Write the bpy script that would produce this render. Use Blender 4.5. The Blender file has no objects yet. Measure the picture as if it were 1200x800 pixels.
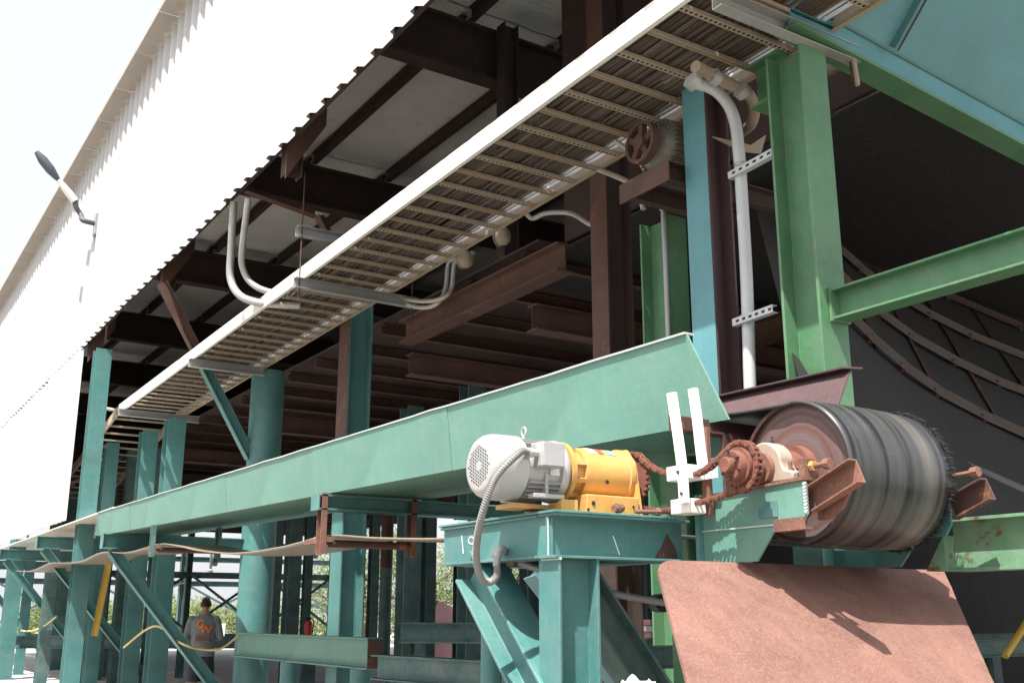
import bpy, math, random
from mathutils import Vector, Matrix, noise
random.seed(7)
scene = bpy.context.scene
COL = scene.collection
# ------------------------------------------------------------------ camera, world, sun, exposure
FPX, CXP, CYP, CZ = 1230.0, 600.0, 400.0, 1.5
PITCH, HEAD = math.atan(320 / FPX), math.radians(32.7)
cam = bpy.data.cameras.new('camera'); camo = bpy.data.objects.new('camera', cam); COL.objects.link(camo)
cam.sensor_width = 36; cam.lens = 36 * FPX / 1200; cam.clip_start = 0.05; cam.clip_end = 2000
camo.location = (0, 0, CZ); camo.rotation_euler = (math.pi / 2 + PITCH, 0, -HEAD)
scene.camera = camo
SUN = Vector((0.46, 0.28, -1.0)).normalized()          # direction the light travels
w = bpy.data.worlds.new('World'); scene.world = w; w.use_nodes = True
nt = w.node_tree; bg = nt.nodes['Background']
sky = nt.nodes.new('ShaderNodeTexSky'); sky.sky_type = 'NISHITA'; sky.sun_disc = False
sky.sun_elevation = math.asin(-SUN.z); sky.sun_rotation = math.atan2(-SUN.x, -SUN.y)
sky.air_density = 1.0; sky.dust_density = 7.0; sky.ozone_density = 1.0
veil = nt.nodes.new('ShaderNodeMix'); veil.data_type = 'RGBA'; veil.inputs[0].default_value = 0.6      # even thin white overcast veil
veil.inputs[7].default_value = (5.6, 5.7, 5.9, 1); nt.links.new(sky.outputs[0], veil.inputs[6])
nt.links.new(veil.outputs[2], bg.inputs[0]); bg.inputs[1].default_value = 0.12
sl = bpy.data.lights.new('sun', 'SUN'); so = bpy.data.objects.new('sun', sl); COL.objects.link(so)
sl.energy = 5.0; sl.angle = math.radians(0.5); sl.color = (1.0, 0.95, 0.87)
so.rotation_euler = SUN.to_track_quat('-Z', 'Y').to_euler(); so.location = (0, 0, 30)
scene.view_settings.view_transform = 'Standard'; scene.view_settings.look = 'None'
scene.view_settings.exposure = 1.05; scene.view_settings.gamma = 1.0
scene.view_settings.use_curve_mapping = False
scene.render.engine = 'CYCLES'
scene.cycles.max_bounces = 8; scene.cycles.diffuse_bounces = 5

# ------------------------------------------------------------------ pixel -> place
Fh = (math.sin(HEAD), math.cos(HEAD)); Rh = (math.cos(HEAD), -math.sin(HEAD))
def at(px, py, x=None, y=None, z=None):
    a = (px - CXP) / FPX; b = -(py - CYP) / FPX
    fh = math.cos(PITCH) - b * math.sin(PITCH); dz = math.sin(PITCH) + b * math.cos(PITCH)
    d = Vector((Fh[0] * fh + Rh[0] * a, Fh[1] * fh + Rh[1] * a, dz))
    t = x / d.x if x is not None else (y / d.y if y is not None else (z - CZ) / d.z)
    return Vector((0, 0, CZ)) + d * t
def at_d(px, depth):                                  # a place on the ground at a horizontal depth
    a = (px - CXP) / math.hypot(FPX, 320) * depth
    return Vector((Fh[0] * depth + Rh[0] * a, Fh[1] * depth + Rh[1] * a, 0))

# ------------------------------------------------------------------ materials
MATS = {}
def nd(t, typ, **kw):
    n = t.nodes.new(typ)
    for k, v in kw.items():
        if k.startswith('i_'): n.inputs[k[2:].replace('_', ' ')].default_value = v
        else: setattr(n, k, v)
    return n
def c4(c): return (c[0], c[1], c[2], 1)
def ramp(t, src, stops):
    r = t.nodes.new('ShaderNodeValToRGB'); e = r.color_ramp.elements
    while len(e) < len(stops): e.new(0.5)
    for i, (p, c) in enumerate(stops): e[i].position = p; e[i].color = c4(c) if len(c) == 3 else c
    t.links.new(src, r.inputs[0]); return r.outputs[0]
def mixc(t, f, a, b, blend='MIX'):
    m = t.nodes.new('ShaderNodeMix'); m.data_type = 'RGBA'; m.blend_type = blend
    for i, v in ((0, f), (6, a), (7, b)):
        if hasattr(v, 'is_linked'): t.links.new(v, m.inputs[i])
        else: m.inputs[i].default_value = v if i == 0 else c4(v)
    return m.outputs[2]
def base_mat(name):
    m = bpy.data.materials.new(name); m.use_nodes = True; MATS[name] = m
    t = m.node_tree; b = t.nodes['Principled BSDF']
    return m, t, b, nd(t, 'ShaderNodeTexCoord').outputs['Object']
def ntex(t, co, scale, detail=4, rough=0.55, stretch=None):
    n = nd(t, 'ShaderNodeTexNoise'); n.inputs['Scale'].default_value = scale
    n.inputs['Detail'].default_value = detail; n.inputs['Roughness'].default_value = rough
    if stretch:
        mp = nd(t, 'ShaderNodeMapping'); mp.inputs['Scale'].default_value = stretch
        t.links.new(co, mp.inputs[0]); co = mp.outputs[0]
    t.links.new(co, n.inputs['Vector']); return n.outputs[0]
def steel(name, col, var=0.25, rust=0.0, rustcol=(0.16, 0.055, 0.025), rough=0.5, metal=0.0, dust=0.0, dustcol=(0.4, 0.37, 0.32), bump=0.15, scale=1.0, edge=0.0, speck=0.0):
    m, t, b, co = base_mat(name)
    big = ntex(t, co, 1.3 * scale, 5); fine = ntex(t, co, 28 * scale, 6, 0.65)
    streak = ntex(t, co, 3 * scale, 4, 0.6, (6, 6, 0.5))
    c = mixc(t, ramp(t, big, [(0.3, (0, 0, 0)), (0.7, (1, 1, 1))]), [v * (1 - var) for v in col], [min(1, v * (1 + var)) for v in col])
    c = mixc(t, ramp(t, streak, [(0.45, (0, 0, 0)), (0.75, (var * 1.6,) * 3)]), c, [v * 0.6 + 0.02 for v in col])
    c = mixc(t, ramp(t, fine, [(0.35, (0, 0, 0)), (0.7, (var, var, var))]), c, [min(1, v * 1.35 + 0.02) for v in col])
    if dust:
        c = mixc(t, ramp(t, ntex(t, co, 4 * scale, 6, 0.7), [(0.4, (0, 0, 0)), (0.75, (dust,) * 3)]), c, dustcol)
    if rust:
        rn = ntex(t, co, 5.5 * scale, 8, 0.7)
        lo = 0.78 - rust * 0.5
        rf = ramp(t, rn, [(lo - 0.04, (0, 0, 0)), (lo + 0.03, (1, 1, 1))])
        rc = mixc(t, fine, rustcol, [v * 2.2 for v in rustcol])
        c = mixc(t, rf, c, rc)
    if speck:
        sk = ntex(t, co, 75, 3, 0.6, (1, 1.6, 1)); s2 = ntex(t, co, 55, 4, 0.7, (4.0, 0.5, 0.5))
        c = mixc(t, ramp(t, sk, [(0.56, (0, 0, 0)), (0.68, (speck,) * 3)]), c, [min(1, v * 2.1 + 0.05) for v in col])
        c = mixc(t, ramp(t, sk, [(0.32, (speck,) * 3), (0.42, (0, 0, 0))]), c, [v * 0.45 for v in col])
        c = mixc(t, ramp(t, s2, [(0.62, (0, 0, 0)), (0.70, (speck * 0.8,) * 3)]), c, [min(1, v * 1.9 + 0.06) for v in col])
    if edge:                                                         # worn paint along the edges
        bv = nd(t, 'ShaderNodeBevel', samples=3); bv.inputs['Radius'].default_value = 0.007
        ge = nd(t, 'ShaderNodeNewGeometry'); dt = nd(t, 'ShaderNodeVectorMath', operation='DOT_PRODUCT')
        t.links.new(bv.outputs[0], dt.inputs[0]); t.links.new(ge.outputs['Normal'], dt.inputs[1])
        em = ramp(t, dt.outputs['Value'], [(0.80, (1, 1, 1)), (0.98, (0, 0, 0))])
        en = ramp(t, ntex(t, co, 9, 5, 0.7), [(0.40, (0, 0, 0)), (0.55, (edge,) * 3)])
        mm = nd(t, 'ShaderNodeMath', operation='MULTIPLY'); t.links.new(em, mm.inputs[0]); t.links.new(en, mm.inputs[1])
        c = mixc(t, mm.outputs[0], c, mixc(t, fine, rustcol, [min(1, v * 1.3 + 0.22) for v in col]))
    t.links.new(c, b.inputs['Base Color'])
    t.links.new(ramp(t, fine, [(0.3, (rough - 0.12,) * 3), (0.7, (min(1, rough + 0.15),) * 3)]), b.inputs['Roughness'])
    b.inputs['Metallic'].default_value = metal
    if bump:
        bp = nd(t, 'ShaderNodeBump'); bp.inputs['Strength'].default_value = bump; bp.inputs['Distance'].default_value = 0.01
        t.links.new(fine, bp.inputs['Height']); t.links.new(bp.outputs[0], b.inputs['Normal'])
    return m
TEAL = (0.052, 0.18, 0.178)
steel('teal', TEAL, 0.22, rust=0.12, rough=0.5, dust=0.15, edge=0.9)
steel('teal_clean', (0.108, 0.25, 0.208), 0.14, rust=0.05, rough=0.5, edge=0.8, dust=0.22, dustcol=(0.27, 0.35, 0.30))
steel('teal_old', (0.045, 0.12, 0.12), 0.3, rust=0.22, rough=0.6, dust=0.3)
steel('teal_blue', (0.09, 0.25, 0.28), 0.15, rust=0.05, edge=0.7, rough=0.45)
steel('green', (0.068, 0.19, 0.092), 0.22, rust=0.12, rough=0.45, edge=0.9, dust=0.15)
steel('green_rusty', (0.11, 0.25, 0.145), 0.3, rust=0.36, rustcol=(0.085, 0.045, 0.025), rough=0.6, dust=0.3)
steel('brown', (0.075, 0.035, 0.026), 0.35, rust=0.25, rough=0.75, dust=0.2, dustcol=(0.2, 0.13, 0.09))
steel('dark_brown', (0.038, 0.02, 0.016), 0.35, rust=0.2, rough=0.8, dust=0.2, dustcol=(0.08, 0.05, 0.04))
steel('maroon', (0.075, 0.042, 0.046), 0.2, rust=0.1, rough=0.6)
steel('rust', (0.15, 0.068, 0.048), 0.35, speck=0.4, rust=0.3, rustcol=(0.12, 0.045, 0.025), rough=0.8, dust=0.3, dustcol=(0.28, 0.18, 0.135), bump=0.4)
steel('rust_dark', (0.068, 0.034, 0.027), 0.4, rust=0.3, rough=0.85, bump=0.4)
steel('rust_plate', (0.165, 0.080, 0.062), 0.3, rust=0.15, rustcol=(0.17, 0.07, 0.05), rough=0.7, dust=0.45, dustcol=(0.27, 0.16, 0.125), bump=0.5, scale=2.2, speck=0.33)
steel('rust_red', (0.15, 0.053, 0.034), 0.3, rust=0.2, rough=0.8, dust=0.35, dustcol=(0.27, 0.14, 0.105), bump=0.4, scale=3)
steel('galv', (0.36, 0.37, 0.37), 0.2, rough=0.45, metal=0.35, dust=0.25, rust=0.05)
steel('galv_rust', (0.42, 0.41, 0.38), 0.2, rough=0.5, metal=0.3, dust=0.4, dustcol=(0.30, 0.22, 0.15), rust=0.12)
steel('tan_steel', (0.34, 0.28, 0.21), 0.2, rough=0.6, dust=0.5, dustcol=(0.28, 0.20, 0.13), rust=0.1)
steel('white_pipe', (0.50, 0.53, 0.55), 0.1, rough=0.4, dust=0.2, rust=0.03)
steel('white_paint', (0.76, 0.75, 0.71), 0.08, rough=0.5, dust=0.15, rust=0.08, rustcol=(0.3, 0.14, 0.08))
steel('siding', (0.47, 0.475, 0.48), 0.05, rough=0.4, dust=0.06, rust=0.0, bump=0.0)
steel('eave', (0.34, 0.31, 0.28), 0.15, rough=0.7, dust=0.3, rust=0.08)
steel('motor_grey', (0.42, 0.43, 0.445), 0.07, rough=0.35, metal=0.3, dust=0.2, dustcol=(0.6, 0.48, 0.34))
steel('motor_dirty', (0.15, 0.14, 0.12), 0.3, rough=0.6, metal=0.2, dust=0.5, rust=0.15)
steel('yellow', (0.52, 0.28, 0.07), 0.18, rough=0.45, edge=0.8, dust=0.2, rust=0.16, scale=2)
steel('yellow_plain', (0.62, 0.40, 0.06), 0.12, rough=0.5, dust=0.1, rust=0.1)
steel('rope_yellow', (0.62, 0.47, 0.20), 0.15, rough=0.85, scale=6)
steel('black', (0.012, 0.012, 0.013), 0.2, rough=0.7, bump=0)
steel('plastic_white', (0.82, 0.81, 0.77), 0.03, rough=0.5, dust=0.1)
steel('red_paint', (0.45, 0.03, 0.03), 0.1, rough=0.4)
steel('sticker', (0.7, 0.7, 0.68), 0.05, rough=0.4, bump=0)
steel('sticker_red', (0.5, 0.08, 0.05), 0.1, rough=0.4, bump=0)
steel('sticker_blue', (0.2, 0.32, 0.33), 0.1, rough=0.4, bump=0)
steel('shirt', (0.15, 0.165, 0.18), 0.12, rough=0.9, bump=0.3, scale=2)
steel('shorts', (0.018, 0.02, 0.03), 0.2, rough=0.9)
steel('skin', (0.32, 0.16, 0.10), 0.1, rough=0.55, bump=0)
steel('hair', (0.006, 0.004, 0.003), 0.1, rough=0.7, bump=0.5)
steel('orange', (0.75, 0.17, 0.03), 0.08, rough=0.8, bump=0)
steel('orange_faded', (0.34, 0.13, 0.08), 0.15, rough=0.8, bump=0)
steel('chalk', (0.75, 0.77, 0.74), 0.1, rough=0.9, bump=0)
steel('paper', (0.75, 0.76, 0.8), 0.03, rough=0.8, bump=0)
steel('bark', (0.09, 0.06, 0.04), 0.3, rough=0.9)
steel('wood_old', (0.12, 0.075, 0.045), 0.35, rough=0.9, dust=0.3, dustcol=(0.3, 0.2, 0.12))
steel('cable_a', (0.06, 0.045, 0.032), 0.3, rough=0.6, dust=0.5, dustcol=(0.14, 0.10, 0.07))
steel('cable_b', (0.035, 0.03, 0.027), 0.3, rough=0.6, dust=0.35, dustcol=(0.2, 0.15, 0.11))
steel('cable_c', (0.13, 0.10, 0.075), 0.3, rough=0.7, dust=0.4, dustcol=(0.2, 0.16, 0.12))
steel('gap_light_rag', (0.74, 0.77, 0.82), 0.06, rough=0.35, dust=0.1)  # rag colour, also the sky light painted in the tray gap
steel('flex_grey', (0.19, 0.19, 0.19), 0.1, rough=0.5, dust=0.3)
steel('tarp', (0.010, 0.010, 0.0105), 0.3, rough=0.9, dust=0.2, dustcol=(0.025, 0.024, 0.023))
steel('rib_grey', (0.085, 0.072, 0.068), 0.4, rough=0.8, rust=0.35, rustcol=(0.05, 0.025, 0.018))
steel('pink_sheet', (0.45, 0.25, 0.25), 0.2, rough=0.8)
steel('yard', (0.21, 0.19, 0.165), 0.3, rough=0.95, dust=0.4, dustcol=(0.28, 0.26, 0.23))
steel('bearing_paint', (0.33, 0.27, 0.225), 0.15, rust=0.2, rough=0.55, dust=0.3, dustcol=(0.35, 0.24, 0.18), scale=2)
steel('slate', (0.07, 0.075, 0.10), 0.2, rough=0.5)
steel('deep_shade', (0.004, 0.004, 0.004), 0.2, rough=0.9, bump=0)  # near-black that stands in for shade at the back of the hall
steel('weld', (0.42, 0.52, 0.49), 0.2, rough=0.5)

def lining():
    m, t, b, co = base_mat('lining')
    a = ntex(t, co, 0.7, 6, 0.6); wr = ntex(t, co, 2.2, 5, 0.6, (0.35, 2.2, 1))
    c = mixc(t, ramp(t, a, [(0.3, (0, 0, 0)), (0.75, (1, 1, 1))]), (0.76, 0.75, 0.74), (0.62, 0.60, 0.58))
    c = mixc(t, ramp(t, ntex(t, co, 1.6, 7, 0.7), [(0.58, (0, 0, 0)), (0.75, (0.6, 0.6, 0.6))]), c, (0.28, 0.23, 0.19))
    t.links.new(c, b.inputs['Base Color']); b.inputs['Roughness'].default_value = 0.6
    bp = nd(t, 'ShaderNodeBump'); bp.inputs['Strength'].default_value = 0.8; bp.inputs['Distance'].default_value = 0.06
    t.links.new(wr, bp.inputs['Height']); t.links.new(bp.outputs[0], b.inputs['Normal'])
lining()
def concrete():
    m, t, b, co = base_mat('concrete')
    a = ntex(t, co, 0.35, 7, 0.65); f = ntex(t, co, 14, 6, 0.7); s = ntex(t, co, 1.7, 6, 0.7)
    c = mixc(t, ramp(t, a, [(0.3, (0, 0, 0)), (0.7, (1, 1, 1))]), (0.36, 0.35, 0.335), (0.50, 0.49, 0.475))
    c = mixc(t, ramp(t, s, [(0.5, (0, 0, 0)), (0.75, (0.6,) * 3)]), c, (0.15, 0.14, 0.13))
    c = mixc(t, ramp(t, f, [(0.45, (0, 0, 0)), (0.7, (0.35,) * 3)]), c, (0.5, 0.48, 0.45))
    t.links.new(c, b.inputs['Base Color']); b.inputs['Roughness'].default_value = 0.85
    bp = nd(t, 'ShaderNodeBump'); bp.inputs['Strength'].default_value = 0.3; bp.inputs['Distance'].default_value = 0.02
    t.links.new(f, bp.inputs['Height']); t.links.new(bp.outputs[0], b.inputs['Normal'])
concrete()
def belt_mat():
    m, t, b, co = base_mat('belt')
    st = ntex(t, co, 15, 4, 0.6, (1, 0.03, 0.03)); st2 = ntex(t, co, 4, 3, 0.6, (1, 0.10, 0.10)); f = ntex(t, co, 40, 6, 0.7)
    c = mixc(t, ramp(t, st, [(0.40, (0, 0, 0)), (0.50, (0.75,) * 3), (0.68, (1, 1, 1))]), (0.008, 0.008, 0.009), (0.060, 0.061, 0.064))
    c = mixc(t, ramp(t, st2, [(0.48, (0, 0, 0)), (0.72, (0.8,) * 3)]), c, (0.21, 0.19, 0.165))
    c = mixc(t, ramp(t, f, [(0.58, (0, 0, 0)), (0.75, (0.22,) * 3)]), c, (0.2, 0.18, 0.15))
    sp = nd(t, 'ShaderNodeSeparateXYZ'); t.links.new(co, sp.inputs[0])
    mr = nd(t, 'ShaderNodeMapRange'); mr.inputs[1].default_value = -9.5; mr.inputs[2].default_value = -8.0; t.links.new(sp.outputs[1], mr.inputs[0])
    c = mixc(t, mr.outputs[0], c, mixc(t, f, (0.13, 0.10, 0.075), (0.34, 0.27, 0.20)))      # caked dust on the idle run
    t.links.new(c, b.inputs['Base Color']); b.inputs['Roughness'].default_value = 0.34
    bp = nd(t, 'ShaderNodeBump'); bp.inputs['Strength'].default_value = 0.5; bp.inputs['Distance'].default_value = 0.006
    t.links.new(st, bp.inputs['Height']); t.links.new(bp.outputs[0], b.inputs['Normal'])
belt_mat()
def belt_back():
    m, t, b, co = base_mat('belt_back')
    f = ntex(t, co, 9, 6, 0.7)
    c = mixc(t, ramp(t, f, [(0.3, (0, 0, 0)), (0.7, (1, 1, 1))]), (0.22, 0.15, 0.10), (0.36, 0.27, 0.19))
    t.links.new(c, b.inputs['Base Color']); b.inputs['Roughness'].default_value = 0.7
belt_back()
def disc_mat():
    m, t, b, co = base_mat('disc_rust')
    sep = nd(t, 'ShaderNodeSeparateXYZ'); t.links.new(co, sep.inputs[0])
    cmb = nd(t, 'ShaderNodeCombineXYZ'); t.links.new(sep.outputs[1], cmb.inputs[0]); t.links.new(sep.outputs[2], cmb.inputs[1])
    ln = nd(t, 'ShaderNodeVectorMath', operation='LENGTH'); t.links.new(cmb.outputs[0], ln.inputs[0])
    big = ntex(t, co, 6, 6, 0.7)
    ma = nd(t, 'ShaderNodeMath', operation='MULTIPLY_ADD'); ma.inputs[1].default_value = 26; t.links.new(ln.outputs['Value'], ma.inputs[0]); 
    mb = nd(t, 'ShaderNodeMath', operation='MULTIPLY'); mb.inputs[1].default_value = 1.0; t.links.new(big, mb.inputs[0]); t.links.new(mb.outputs[0], ma.inputs[2])
    n1 = nd(t, 'ShaderNodeTexNoise', noise_dimensions='1D'); t.links.new(ma.outputs[0], n1.inputs['W']); n1.inputs['Scale'].default_value = 1.0; n1.inputs['Detail'].default_value = 3
    c = ramp(t, n1.outputs[0], [(0.25, (0.085, 0.042, 0.036)), (0.45, (0.125, 0.065, 0.055)), (0.58, (0.12, 0.088, 0.092)), (0.75, (0.18, 0.13, 0.12))])
    t.links.new(c, b.inputs['Base Color']); b.inputs['Roughness'].default_value = 0.6
disc_mat()
def leaf_mat(name, c1, c2):
    m, t, b, co = base_mat(name)
    c = mixc(t, ramp(t, ntex(t, co, 1.1, 3), [(0.35, (0, 0, 0)), (0.65, (1, 1, 1))]), c1, c2)
    t.links.new(c, b.inputs['Base Color']); b.inputs['Roughness'].default_value = 0.6
    tr = nd(t, 'ShaderNodeBsdfTranslucent'); t.links.new(c, tr.inputs[0])
    mx = nd(t, 'ShaderNodeMixShader'); mx.inputs[0].default_value = 0.4
    t.links.new(b.outputs[0], mx.inputs[1]); t.links.new(tr.outputs[0], mx.inputs[2])
    t.links.new(mx.outputs[0], t.nodes['Material Output'].inputs[0])
leaf_mat('leaf_a', (0.10, 0.16, 0.045), (0.16, 0.22, 0.075)); leaf_mat('leaf_b', (0.14, 0.19, 0.06), (0.20, 0.25, 0.10))
def perforated():
    m, t, b, co = base_mat('perforated')
    sep = nd(t, 'ShaderNodeSeparateXYZ'); t.links.new(co, sep.inputs[0])
    def cell(o, s):
        a = nd(t, 'ShaderNodeMath', operation='MULTIPLY'); a.inputs[1].default_value = s; t.links.new(o, a.inputs[0])
        f = nd(t, 'ShaderNodeMath', operation='FRACT'); t.links.new(a.outputs[0], f.inputs[0])
        d = nd(t, 'ShaderNodeMath', operation='SUBTRACT'); d.inputs[1].default_value = 0.5; t.links.new(f.outputs[0], d.inputs[0])
        e = nd(t, 'ShaderNodeMath', operation='ABSOLUTE'); t.links.new(d.outputs[0], e.inputs[0]); return e.outputs[0]
    lx = nd(t, 'ShaderNodeMath', operation='LESS_THAN'); lx.inputs[1].default_value = 0.27; t.links.new(cell(sep.outputs[0], 22.0), lx.inputs[0])
    ab = nd(t, 'ShaderNodeMath', operation='ABSOLUTE'); t.links.new(sep.outputs[1], ab.inputs[0])
    ly = nd(t, 'ShaderNodeMath', operation='LESS_THAN'); ly.inputs[1].default_value = 0.012; t.links.new(ab.outputs[0], ly.inputs[0])
    mu = nd(t, 'ShaderNodeMath', operation='MULTIPLY'); t.links.new(lx.outputs[0], mu.inputs[0]); t.links.new(ly.outputs[0], mu.inputs[1])
    c = mixc(t, mu.outputs[0], (0.36, 0.30, 0.23), (0.015, 0.012, 0.010))
    t.links.new(c, b.inputs['Base Color']); b.inputs['Roughness'].default_value = 0.6
perforated()

# ------------------------------------------------------------------ mesh helpers
class MB:
    def __init__(s): s.v = []; s.f = []
    def add(s, vs, fs):
        o = len(s.v); s.v += [Vector(v) for v in vs]; s.f += [tuple(i + o for i in f) for f in fs]; return s
    def prism(s, prof, p0, p1, up=(0, 0, 1)):
        p0 = Vector(p0); p1 = Vector(p1); d = (p1 - p0).normalized(); up = Vector(up)
        if abs(d.dot(up.normalized())) > 0.98: up = Vector((0, 1, 0))
        sd = d.cross(up).normalized(); u = sd.cross(d).normalized(); n = len(prof)
        vs = [p0 + sd * a + u * b for a, b in prof] + [p1 + sd * a + u * b for a, b in prof]
        fs = [(i, (i + 1) % n, n + (i + 1) % n, n + i) for i in range(n)] + [tuple(range(n - 1, -1, -1)), tuple(range(n, 2 * n))]
        return s.add(vs, fs)
    def box(s, lo, hi):
        x0, y0, z0 = lo; x1, y1, z1 = hi
        return s.add([(x0, y0, z0), (x1, y0, z0), (x1, y1, z0), (x0, y1, z0), (x0, y0, z1), (x1, y0, z1), (x1, y1, z1), (x0, y1, z1)],
                     [(0, 3, 2, 1), (4, 5, 6, 7), (0, 1, 5, 4), (1, 2, 6, 5), (2, 3, 7, 6), (3, 0, 4, 7)])
    def slab(s, pts, th):                           # flat polygon with a thickness vector
        th = Vector(th); n = len(pts); pts = [Vector(p) for p in pts]
        return s.add(pts + [p + th for p in pts], [tuple(range(n - 1, -1, -1)), tuple(range(n, 2 * n))] + [(i, (i + 1) % n, n + (i + 1) % n, n + i) for i in range(n)])
    def lathe(s, prof, o, axis=(1, 0, 0), seg=32, cap=True):
        ax = Vector(axis).normalized(); e = Vector((0, 0, 1)) if abs(ax.z) < 0.9 else Vector((0, 1, 0))
        a = ax.cross(e).normalized(); b = ax.cross(a).normalized(); o = Vector(o); vs = []; fs = []; n = len(prof)
        for h, r in prof:
            for k in range(seg):
                q = 2 * math.pi * k / seg; vs.append(o + ax * h + (a * math.cos(q) + b * math.sin(q)) * r)
        for i in range(n - 1):
            for k in range(seg):
                k2 = (k + 1) % seg; fs.append((i * seg + k, i * seg + k2, (i + 1) * seg + k2, (i + 1) * seg + k))
        if cap: fs.append(tuple(range(seg - 1, -1, -1))); fs.append(tuple((n - 1) * seg + k for k in range(seg)))
        return s.add(vs, fs)
    def tube(s, pts, r, seg=10, smooth=True):
        pts = [Vector(p) for p in pts]
        if smooth and len(pts) > 2: pts = catmull(pts)
        rs = r if isinstance(r, (list, tuple)) else None
        d = (pts[1] - pts[0]).normalized(); e = Vector((0, 0, 1)) if abs(d.z) < 0.9 else Vector((1, 0, 0))
        a = d.cross(e).normalized(); vs = []; fs = []
        for i, p in enumerate(pts):
            d = (pts[min(i + 1, len(pts) - 1)] - pts[max(i - 1, 0)]).normalized()
            a = (a - d * a.dot(d)).normalized(); b = d.cross(a)
            rr = (rs[0] + (rs[-1] - rs[0]) * i / (len(pts) - 1)) if rs else r
            vs += [p + (a * math.cos(2 * math.pi * k / seg) + b * math.sin(2 * math.pi * k / seg)) * rr for k in range(seg)]
        for i in range(len(pts) - 1):
            for k in range(seg):
                k2 = (k + 1) % seg; fs.append((i * seg + k, i * seg + k2, (i + 1) * seg + k2, (i + 1) * seg + k))
        fs.append(tuple(range(seg - 1, -1, -1))); fs.append(tuple((len(pts) - 1) * seg + k for k in range(seg)))
        return s.add(vs, fs)
    def xform(s, M):
        s.v = [M @ v for v in s.v]; return s
def catmull(p, n=6):
    out = []
    for i in range(len(p) - 1):
        p0 = p[max(i - 1, 0)]; p1 = p[i]; p2 = p[i + 1]; p3 = p[min(i + 2, len(p) - 1)]
        for k in range(n):
            t = k / n
            out.append(0.5 * ((2 * p1) + (p2 - p0) * t + (2 * p0 - 5 * p1 + 4 * p2 - p3) * t * t + (3 * p1 - p0 - 3 * p2 + p3) * t ** 3))
    out.append(p[-1]); return out
def I(h, b, tw=None, tf=None):                       # wide-flange section, height h (up), width b (side)
    tw = tw or b * 0.05; tf = tf or h * 0.06; H = h / 2; B = b / 2; t = tw / 2
    return [(-B, -H), (B, -H), (B, -H + tf), (t, -H + tf), (t, H - tf), (B, H - tf), (B, H), (-B, H), (-B, H - tf), (-t, H - tf), (-t, -H + tf), (-B, -H + tf)]
def C(h, b, t=0.012, s=1):
    H = h / 2; p = [(0, -H), (b, -H), (b, -H + t), (t, -H + t), (t, H - t), (b, H - t), (b, H), (0, H)]
    return p if s > 0 else [(-x, y) for x, y in reversed(p)]
def L(b, t=0.01): return [(0, 0), (b, 0), (b, t), (t, t), (t, b), (0, b)]
def Q(w_, h_): return [(-w_ / 2, -h_ / 2), (w_ / 2, -h_ / 2), (w_ / 2, h_ / 2), (-w_ / 2, h_ / 2)]

ORIG = {}
def mesh_of(mb, o, smooth=None):
    me = bpy.data.meshes.new('m'); me.from_pydata([v - o for v in mb.v], [], mb.f); me.validate(); me.update()
    if smooth is not None:
        me.polygons.foreach_set('use_smooth', [True] * len(me.polygons)); me.set_sharp_from_angle(angle=math.radians(smooth))
    return me
def tag(o, label, cat, group=None, kind=None):
    if label: o['label'] = label
    if cat: o['category'] = cat
    if group: o['group'] = group
    if kind: o['kind'] = kind
    return o
def T(name, label, cat, loc, group=None):
    o = bpy.data.objects.new(name, None); COL.objects.link(o); o.location = loc; o.empty_display_size = 0.2
    ORIG[o] = Vector(loc); return tag(o, label, cat, group)
def part(name, mb, mat, parent, smooth=None, bevel=0, org=None, kind=None):
    po = ORIG[parent]
    org = Vector(org) if org is not None else Vector(((min(v.x for v in mb.v) + max(v.x for v in mb.v)) / 2, (min(v.y for v in mb.v) + max(v.y for v in mb.v)) / 2, (min(v.z for v in mb.v) + max(v.z for v in mb.v)) / 2))
    me = mesh_of(mb, org, smooth); me.name = name
    o = bpy.data.objects.new(name, me); COL.objects.link(o); o.parent = parent; o.location = org - po; ORIG[o] = org
    me.materials.append(MATS[mat])
    if bevel: bev(o, bevel)
    if kind: o['kind'] = kind
    return o
def bev(o, wd):
    b = o.modifiers.new('bevel', 'BEVEL'); b.width = wd; b.segments = 2; b.limit_method = 'ANGLE'; b.angle_limit = math.radians(50)
def one(name, mb, mat, label, cat, group=None, kind=None, smooth=None, bevel=0):
    xs = [v.x for v in mb.v]; ys = [v.y for v in mb.v]; zs = [v.z for v in mb.v]
    org = Vector(((min(xs) + max(xs)) / 2, (min(ys) + max(ys)) / 2, min(zs)))
    me = mesh_of(mb, org, smooth); me.name = name
    o = bpy.data.objects.new(name, me); COL.objects.link(o); o.location = org; ORIG[o] = org
    me.materials.append(MATS[mat])
    if bevel: bev(o, bevel)
    return tag(o, label, cat, group, kind)
def dup(o, parent, loc):                             # a copy of a part at another world place
    c = o.copy(); COL.objects.link(c); c.parent = parent; c.location = Vector(loc) - ORIG[parent]; ORIG[c] = Vector(loc); return c
def text_mb(s, size, o, right, up, th, bold=0.0):
    cu = bpy.data.curves.new('t', 'FONT'); cu.body = s; cu.size = size; cu.extrude = 0.0; cu.offset = bold; cu.resolution_u = 3
    ob = bpy.data.objects.new('t', cu); COL.objects.link(ob); dg = bpy.context.evaluated_depsgraph_get()
    me = bpy.data.meshes.new_from_object(ob.evaluated_get(dg)); mb = MB()
    r = Vector(right).normalized(); u = Vector(up).normalized(); n = r.cross(u)
    vs = [Vector(o) + r * v.co.x + u * v.co.y for v in me.vertices]; k = len(vs)
    mb.add(vs + [v + n * th for v in vs], [tuple(i + k for i in p.vertices) for p in me.polygons])
    ed = {}
    for p in me.polygons:
        for e in p.edge_keys: ed[e] = ed.get(e, 0) + 1
    mb.f += [(a, b, b + k, a + k) for (a, b), c in ed.items() if c == 1]
    bpy.data.objects.remove(ob); return mb

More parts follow.
